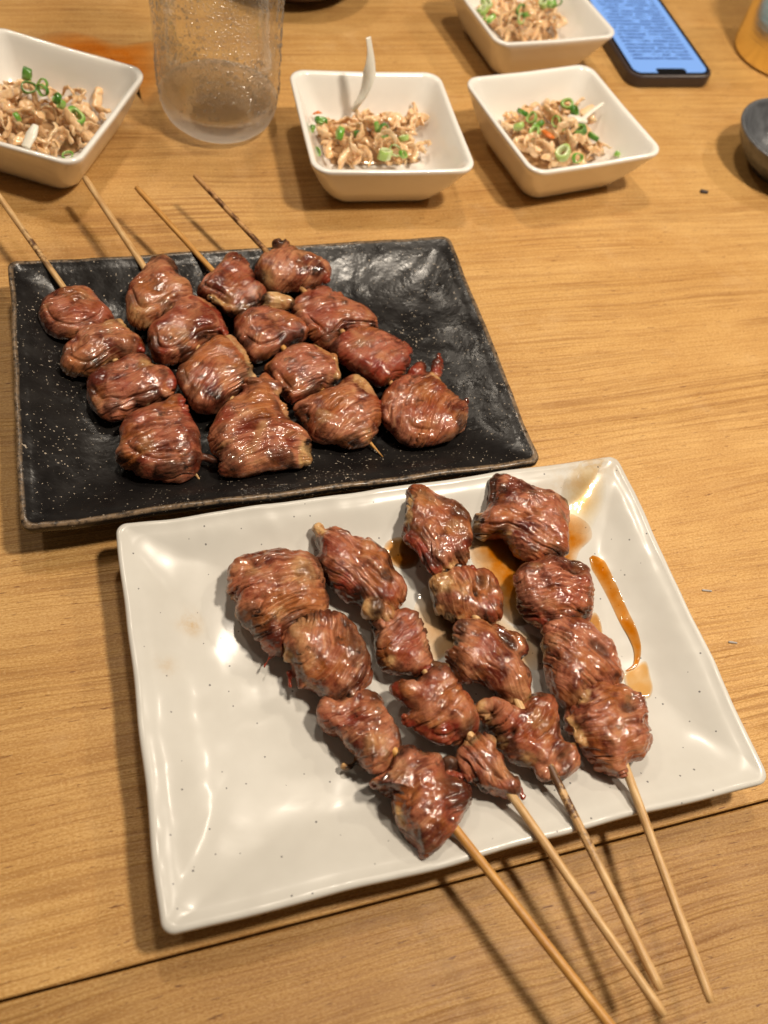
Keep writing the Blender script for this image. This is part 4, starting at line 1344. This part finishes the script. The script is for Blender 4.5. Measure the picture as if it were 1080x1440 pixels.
gl = thing('water_glass', 'tall clear tumbler of iced water beaded with condensation', 'glass', (gc[0] * CM, gc[1] * CM, 0))
outer = [(3.2, 1.5), (3.25, 2.2), (3.28, 5), (3.33, 9), (3.38, 13.8), (3.36, 13.95), (3.28, 14.0)]
inner = [(3.2, 13.95), (3.17, 13.8), (3.12, 9), (3.07, 5), (3.03, 2.9), (2.95, 2.3), (2.95, 1.6)]
rings = [np.stack([r * np.cos(np.linspace(0, 2 * math.pi, 96, endpoint=False)), r * np.sin(np.linspace(0, 2 * math.pi, 96, endpoint=False)), np.full(96, z)], 1) for r, z in outer + inner]
V, F = rings_mesh(rings, False, False)
link('wall', mesh_np('wall', V * CM, F, frosted()), gl)
V, F = lathe([(0.01, 0.0), (1.6, 0.0), (2.2, 0.05), (2.6, 0.22), (2.9, 0.52), (3.1, 0.95), (3.2, 1.495), (2.94, 1.55), (2.6, 1.35), (2.0, 1.18), (1.0, 1.12), (0.01, 1.1)], 96)
link('foot', mesh_np('foot', V * CM, F, foot_mat()), gl)
WL = 9.5
wat = [(0.01, 1.12)] + [(1.0, 1.14), (2.0, 1.20), (2.59, 1.38), (2.9, 1.62), (2.94, 2.29), (3.02, 2.9), (3.06, 5), (3.11, WL), (2.9, WL), (0.01, WL)]
V, F = lathe(wat, 96)
o = link('water', mesh_np('water', V * CM, F, water_mat()), None, (gc[0] * CM, gc[1] * CM, 0))
tag(o, 'clear cold water filling the tall tumbler', 'water')
# condensation: many small drops on the outside
r2 = np.random.default_rng(5)
VV, FF = [], []
base = 0
th8 = np.linspace(0, 2 * math.pi, 7, endpoint=False)
front = math.atan2(-gc[1], -gc[0])
for k in range(3600):
    z = r2.uniform(1.2, 13.0) if k % 3 else r2.uniform(2.0, 8.5)
    a = front + r2.uniform(-1.75, 1.75)
    if pn(np.array([[a * 2.2, z * 0.45, 3.3]]), 77)[0] < -0.12:
        continue
    R = np.interp(z, [0.95, 1.5, 2.2, 5, 9, 13.8], [3.1, 3.2, 3.25, 3.28, 3.33, 3.38])
    rr = r2.uniform(0.025, 0.06) if r2.random() < 0.8 else r2.uniform(0.06, 0.11)
    nrm = np.array([math.cos(a), math.sin(a), 0]); tg = np.array([-math.sin(a), math.cos(a), 0])
    c = nrm * R + np.array([0, 0, z])
    rows = []
    for (q, hh) in ((1.0, -0.1), (0.8, 0.35), (0.4, 0.55)):
        rows.append(c + nrm * hh * rr + q * rr * (np.cos(th8)[:, None] * tg + 1.15 * np.sin(th8)[:, None] * np.array([0, 0, 1.])))
    v = np.concatenate(rows)
    for a0 in (0, 1):
        for i in range(7):
            FF.append((base + a0 * 7 + i, base + a0 * 7 + (i + 1) % 7, base + (a0 + 1) * 7 + (i + 1) % 7, base + (a0 + 1) * 7 + i))
    FF.append(tuple(base + 14 + i for i in range(7)))
    VV.append(v)
    base += 21
dr = link('condensation', mesh_np('condensation', np.concatenate(VV) * CM, FF, drop_mat()), gl)
dr['kind'] = 'stuff'

# ------------------------------------------------------------------ phone
ph_tl = un(866, 113, 0.8); ph_br = un(1005, 103, 0.8)
q0, q1 = un(893, 104, .8), un(999, 104, .8)
e0, e1 = un(833, 0, .8), un(922, 0, .8)
du = (q1 - q0)[:2]; sw = np.linalg.norm(du); du /= sw
dv = ((e0 - q0) + (e1 - q1))[:2]; dv -= du * (dv @ du); dv /= np.linalg.norm(dv)
SWD = 5.5
PW, PHT = SWD + 0.75, 13.2
pc = (q0[:2] + q1[:2]) / 2 - dv * 0.30 + dv * PHT / 2
pang = math.atan2(du[1], du[0])
phone = thing('phone', 'dark smartphone lying face up with a blue lit page of text', 'phone', (pc[0] * CM, pc[1] * CM, 0), pang)


def slab(name, w, h, z0, z1, r, mat, bev, parent):
    rings = []
    prof = [(bev, z0), (bev * 0.3, z0 + bev * 0.3), (0, z0 + bev), (0, z1 - bev), (bev * 0.3, z1 - bev * 0.3), (bev, z1)]
    for (i, z) in prof:
        p = rrect(w / 2 - i, h / 2 - i, max(r - i, 0.02), 6, 10)
        rings.append(np.column_stack([p, np.full(len(p), z)]))
    V, F = rings_mesh(rings)
    return link(name, mesh_np(name, V * CM, F, mat, smooth=False), parent)


M_PHB = simple('phone_case', (0.045, 0.032, 0.030), 0.33, 0.0, 200, 0.1)
slab('case', PW, PHT, 0.0, 0.80, 0.95, M_PHB, 0.14, phone)
n = NT('lit_screen')
v = n.coord()
br = n.n('ShaderNodeTexBrick')
br.inputs['Scale'].default_value = 1.0
br.inputs['Mortar Size'].default_value = 0.0012
br.inputs['Brick Width'].default_value = 0.2
br.inputs['Row Height'].default_value = 0.0040
n.l(v, br.inputs['Vector'])
glyph = n.noise(n.coord(scale=(1, 0.55, 1)), 1500, 2, 0.5)
words_ = n.noise(n.coord(scale=(1, 3, 1)), 130, 2, 0.5)
ink = n.math('MULTIPLY', n.math('SUBTRACT', 1.0, br.outputs['Fac']), n.math('MULTIPLY', n.math('GREATER_THAN', glyph, 0.38), n.math('GREATER_THAN', words_, 0.42)))
sep = n.n('ShaderNodeSeparateXYZ')
n.l(v, sep.inputs[0])
inx = n.math('MULTIPLY', n.math('LESS_THAN', n.math('ABSOLUTE', sep.outputs[0]), 0.0225), n.math('GREATER_THAN', sep.outputs[1], -0.047))
ink = n.math('MULTIPLY', ink, inx)
cc = n.mix(ink, (0.27, 0.49, 0.95), (0.03, 0.08, 0.28))
M_SCR = n.set(Base__Color=(0.01, 0.01, 0.015), Roughness=0.08, Emission__Color=cc, Emission__Strength=0.95)
slab('bezel', SWD + 0.32, PHT - 0.45, 0.78, 0.815, 0.72, simple('black_bezel', (0.006, 0.006, 0.007), 0.12), 0.01, phone)
slab('screen', SWD - 0.05, PHT - 0.85, 0.80, 0.822, 0.55, M_SCR, 0.005, phone)
o = slab('notch', 2.2, 0.5, 0.80, 0.828, 0.2, simple('black_notch', (0.006, 0.006, 0.007), 0.12), 0.005, phone)
o.location = (0, -(PHT - 0.85) / 2 * CM + 0.20 * CM, 0)

# ------------------------------------------------------------------ amber drink, dark sauce dish, dark dish, crumbs
ac = un(1052, 96, 0)[:2]
_d = ac / np.linalg.norm(ac)
ac = ac + _d * 3.2 + np.array([_d[1], -_d[0]]) * 1.5
n = NT('brushed_gold')
n.set(Base__Color=(0.92, 0.76, 0.36), Metallic=1.0, Roughness=0.24, Normal=n.bump(n.noise(n.coord(scale=(60, 60, 900)), 1.0, 3), 0.0002, 0.6))
V, F = lathe([(0.01, 0), (2.9, 0), (3.2, 0.06), (3.35, 0.22), (3.4, 0.5), (3.4, 3), (3.4, 6), (3.4, 8.4), (3.36, 8.5), (3.28, 8.45), (3.25, 6), (3.25, 1.0), (2.9, 0.6), (0.01, 0.55)], 80)
o = link('cup', mesh_np('cup', V * CM, F, n.m), None, (ac[0] * CM, ac[1] * CM, 0))
tag(o, 'brushed gold metal cup past the phone, cut by the edge of the photo', 'cup')

dc = un(1136, 178, 3.0)[:2]
M_DARK = simple('dark_grey_glaze', (0.105, 0.110, 0.120), 0.25, 0.0009, 160, 0.3, Specular__IOR__Level=0.7)
V, F = lathe([(a, b * 0.8) for a, b in [(0.01, 0.25), (1.7, 0.25), (1.75, 0.0), (2.0, 0.0), (2.1, 0.3), (2.9, 1.0), (3.5, 2.0), (3.78, 2.9), (3.78, 3.0), (3.72, 3.06), (3.62, 3.05), (3.5, 2.85), (3.1, 1.8), (2.5, 1.0), (1.6, 0.6), (0.01, 0.5)]], 96)
o = link('sauce_dish', mesh_np('sauce_dish', V * CM, F, M_DARK), None, (dc[0] * CM, dc[1] * CM, 0))
tag(o, 'round dark grey glazed dish, cut by the edge of the photo below the amber drink', 'dish')

tc = un(432, 8, 1.2)[:2] + np.array([-2.6, 5.0])
M_BRN = simple('dark_brown_lacquer', (0.05, 0.022, 0.018), 0.3, 0.0004, 120, 0.2)
V, F = lathe([(0.01, 0.0), (3.2, 0.0), (3.3, 0.1), (4.6, 0.9), (5.5, 2.2), (5.5, 2.3), (5.4, 2.35), (5.3, 2.3), (4.4, 1.1), (3.0, 0.5), (0.01, 0.5)], 96)
o = link('dish', mesh_np('dish', V * CM, F, M_BRN), None, (tc[0] * CM, tc[1] * CM, 0))
tag(o, 'dark brown dish just showing at the top edge behind the water glass', 'dish')

film('water_spill', [(50, 52), (90, 44), (130, 50), (170, 62), (222, 58), (236, 80), (230, 130), (205, 150), (190, 110), (150, 84), (100, 70), (60, 64)], film_mat('wet_film_amber_glow', (0.95, 0.68, 0.30)), 'wet spill tinted with a painted amber glow on the table between the water glass and the bowl', 'spill', None, soft=0.6, th=0.03)  # wet film whose tint also paints in the amber glow beside the glass

M_CRUMB = simple('dark_crumb', (0.05, 0.035, 0.03), 0.6, 0.0003, 600)
M_CRUMB2 = simple('grey_scrap', (0.42, 0.40, 0.38), 0.4, 0.0003, 600)
for (x, y, L, r_, m, ang, lab) in ((990, 271, .30, .12, M_CRUMB, -.2, 'tiny dark crumb on the table below the dark grey dish'),
                                   (994, 831, .36, .045, M_CRUMB2, -.3, 'tiny grey scrap on the table, nearer the middle of the white plate edge'),
                                   (1030, 904, .30, .05, M_CRUMB2, -.3, 'tiny grey scrap on the table, the lower of the two')):
    p = un(x, y, 0.0)
    V, F = capsule(p + [-L / 2 * math.cos(ang + GRAIN), -L / 2 * math.sin(ang + GRAIN), r_ * .6], p + [L / 2 * math.cos(ang + GRAIN), L / 2 * math.sin(ang + GRAIN), r_ * .6], r_, r_ * .8)
    V = V + 0.3 * r_ * np.column_stack([pn(V * 8, 91), pn(V * 8, 92), pn(V * 8, 93)])
    tag(link('crumb', mesh_np('crumb', (V - p) * CM, F, m), None, p * CM), lab, 'crumb')
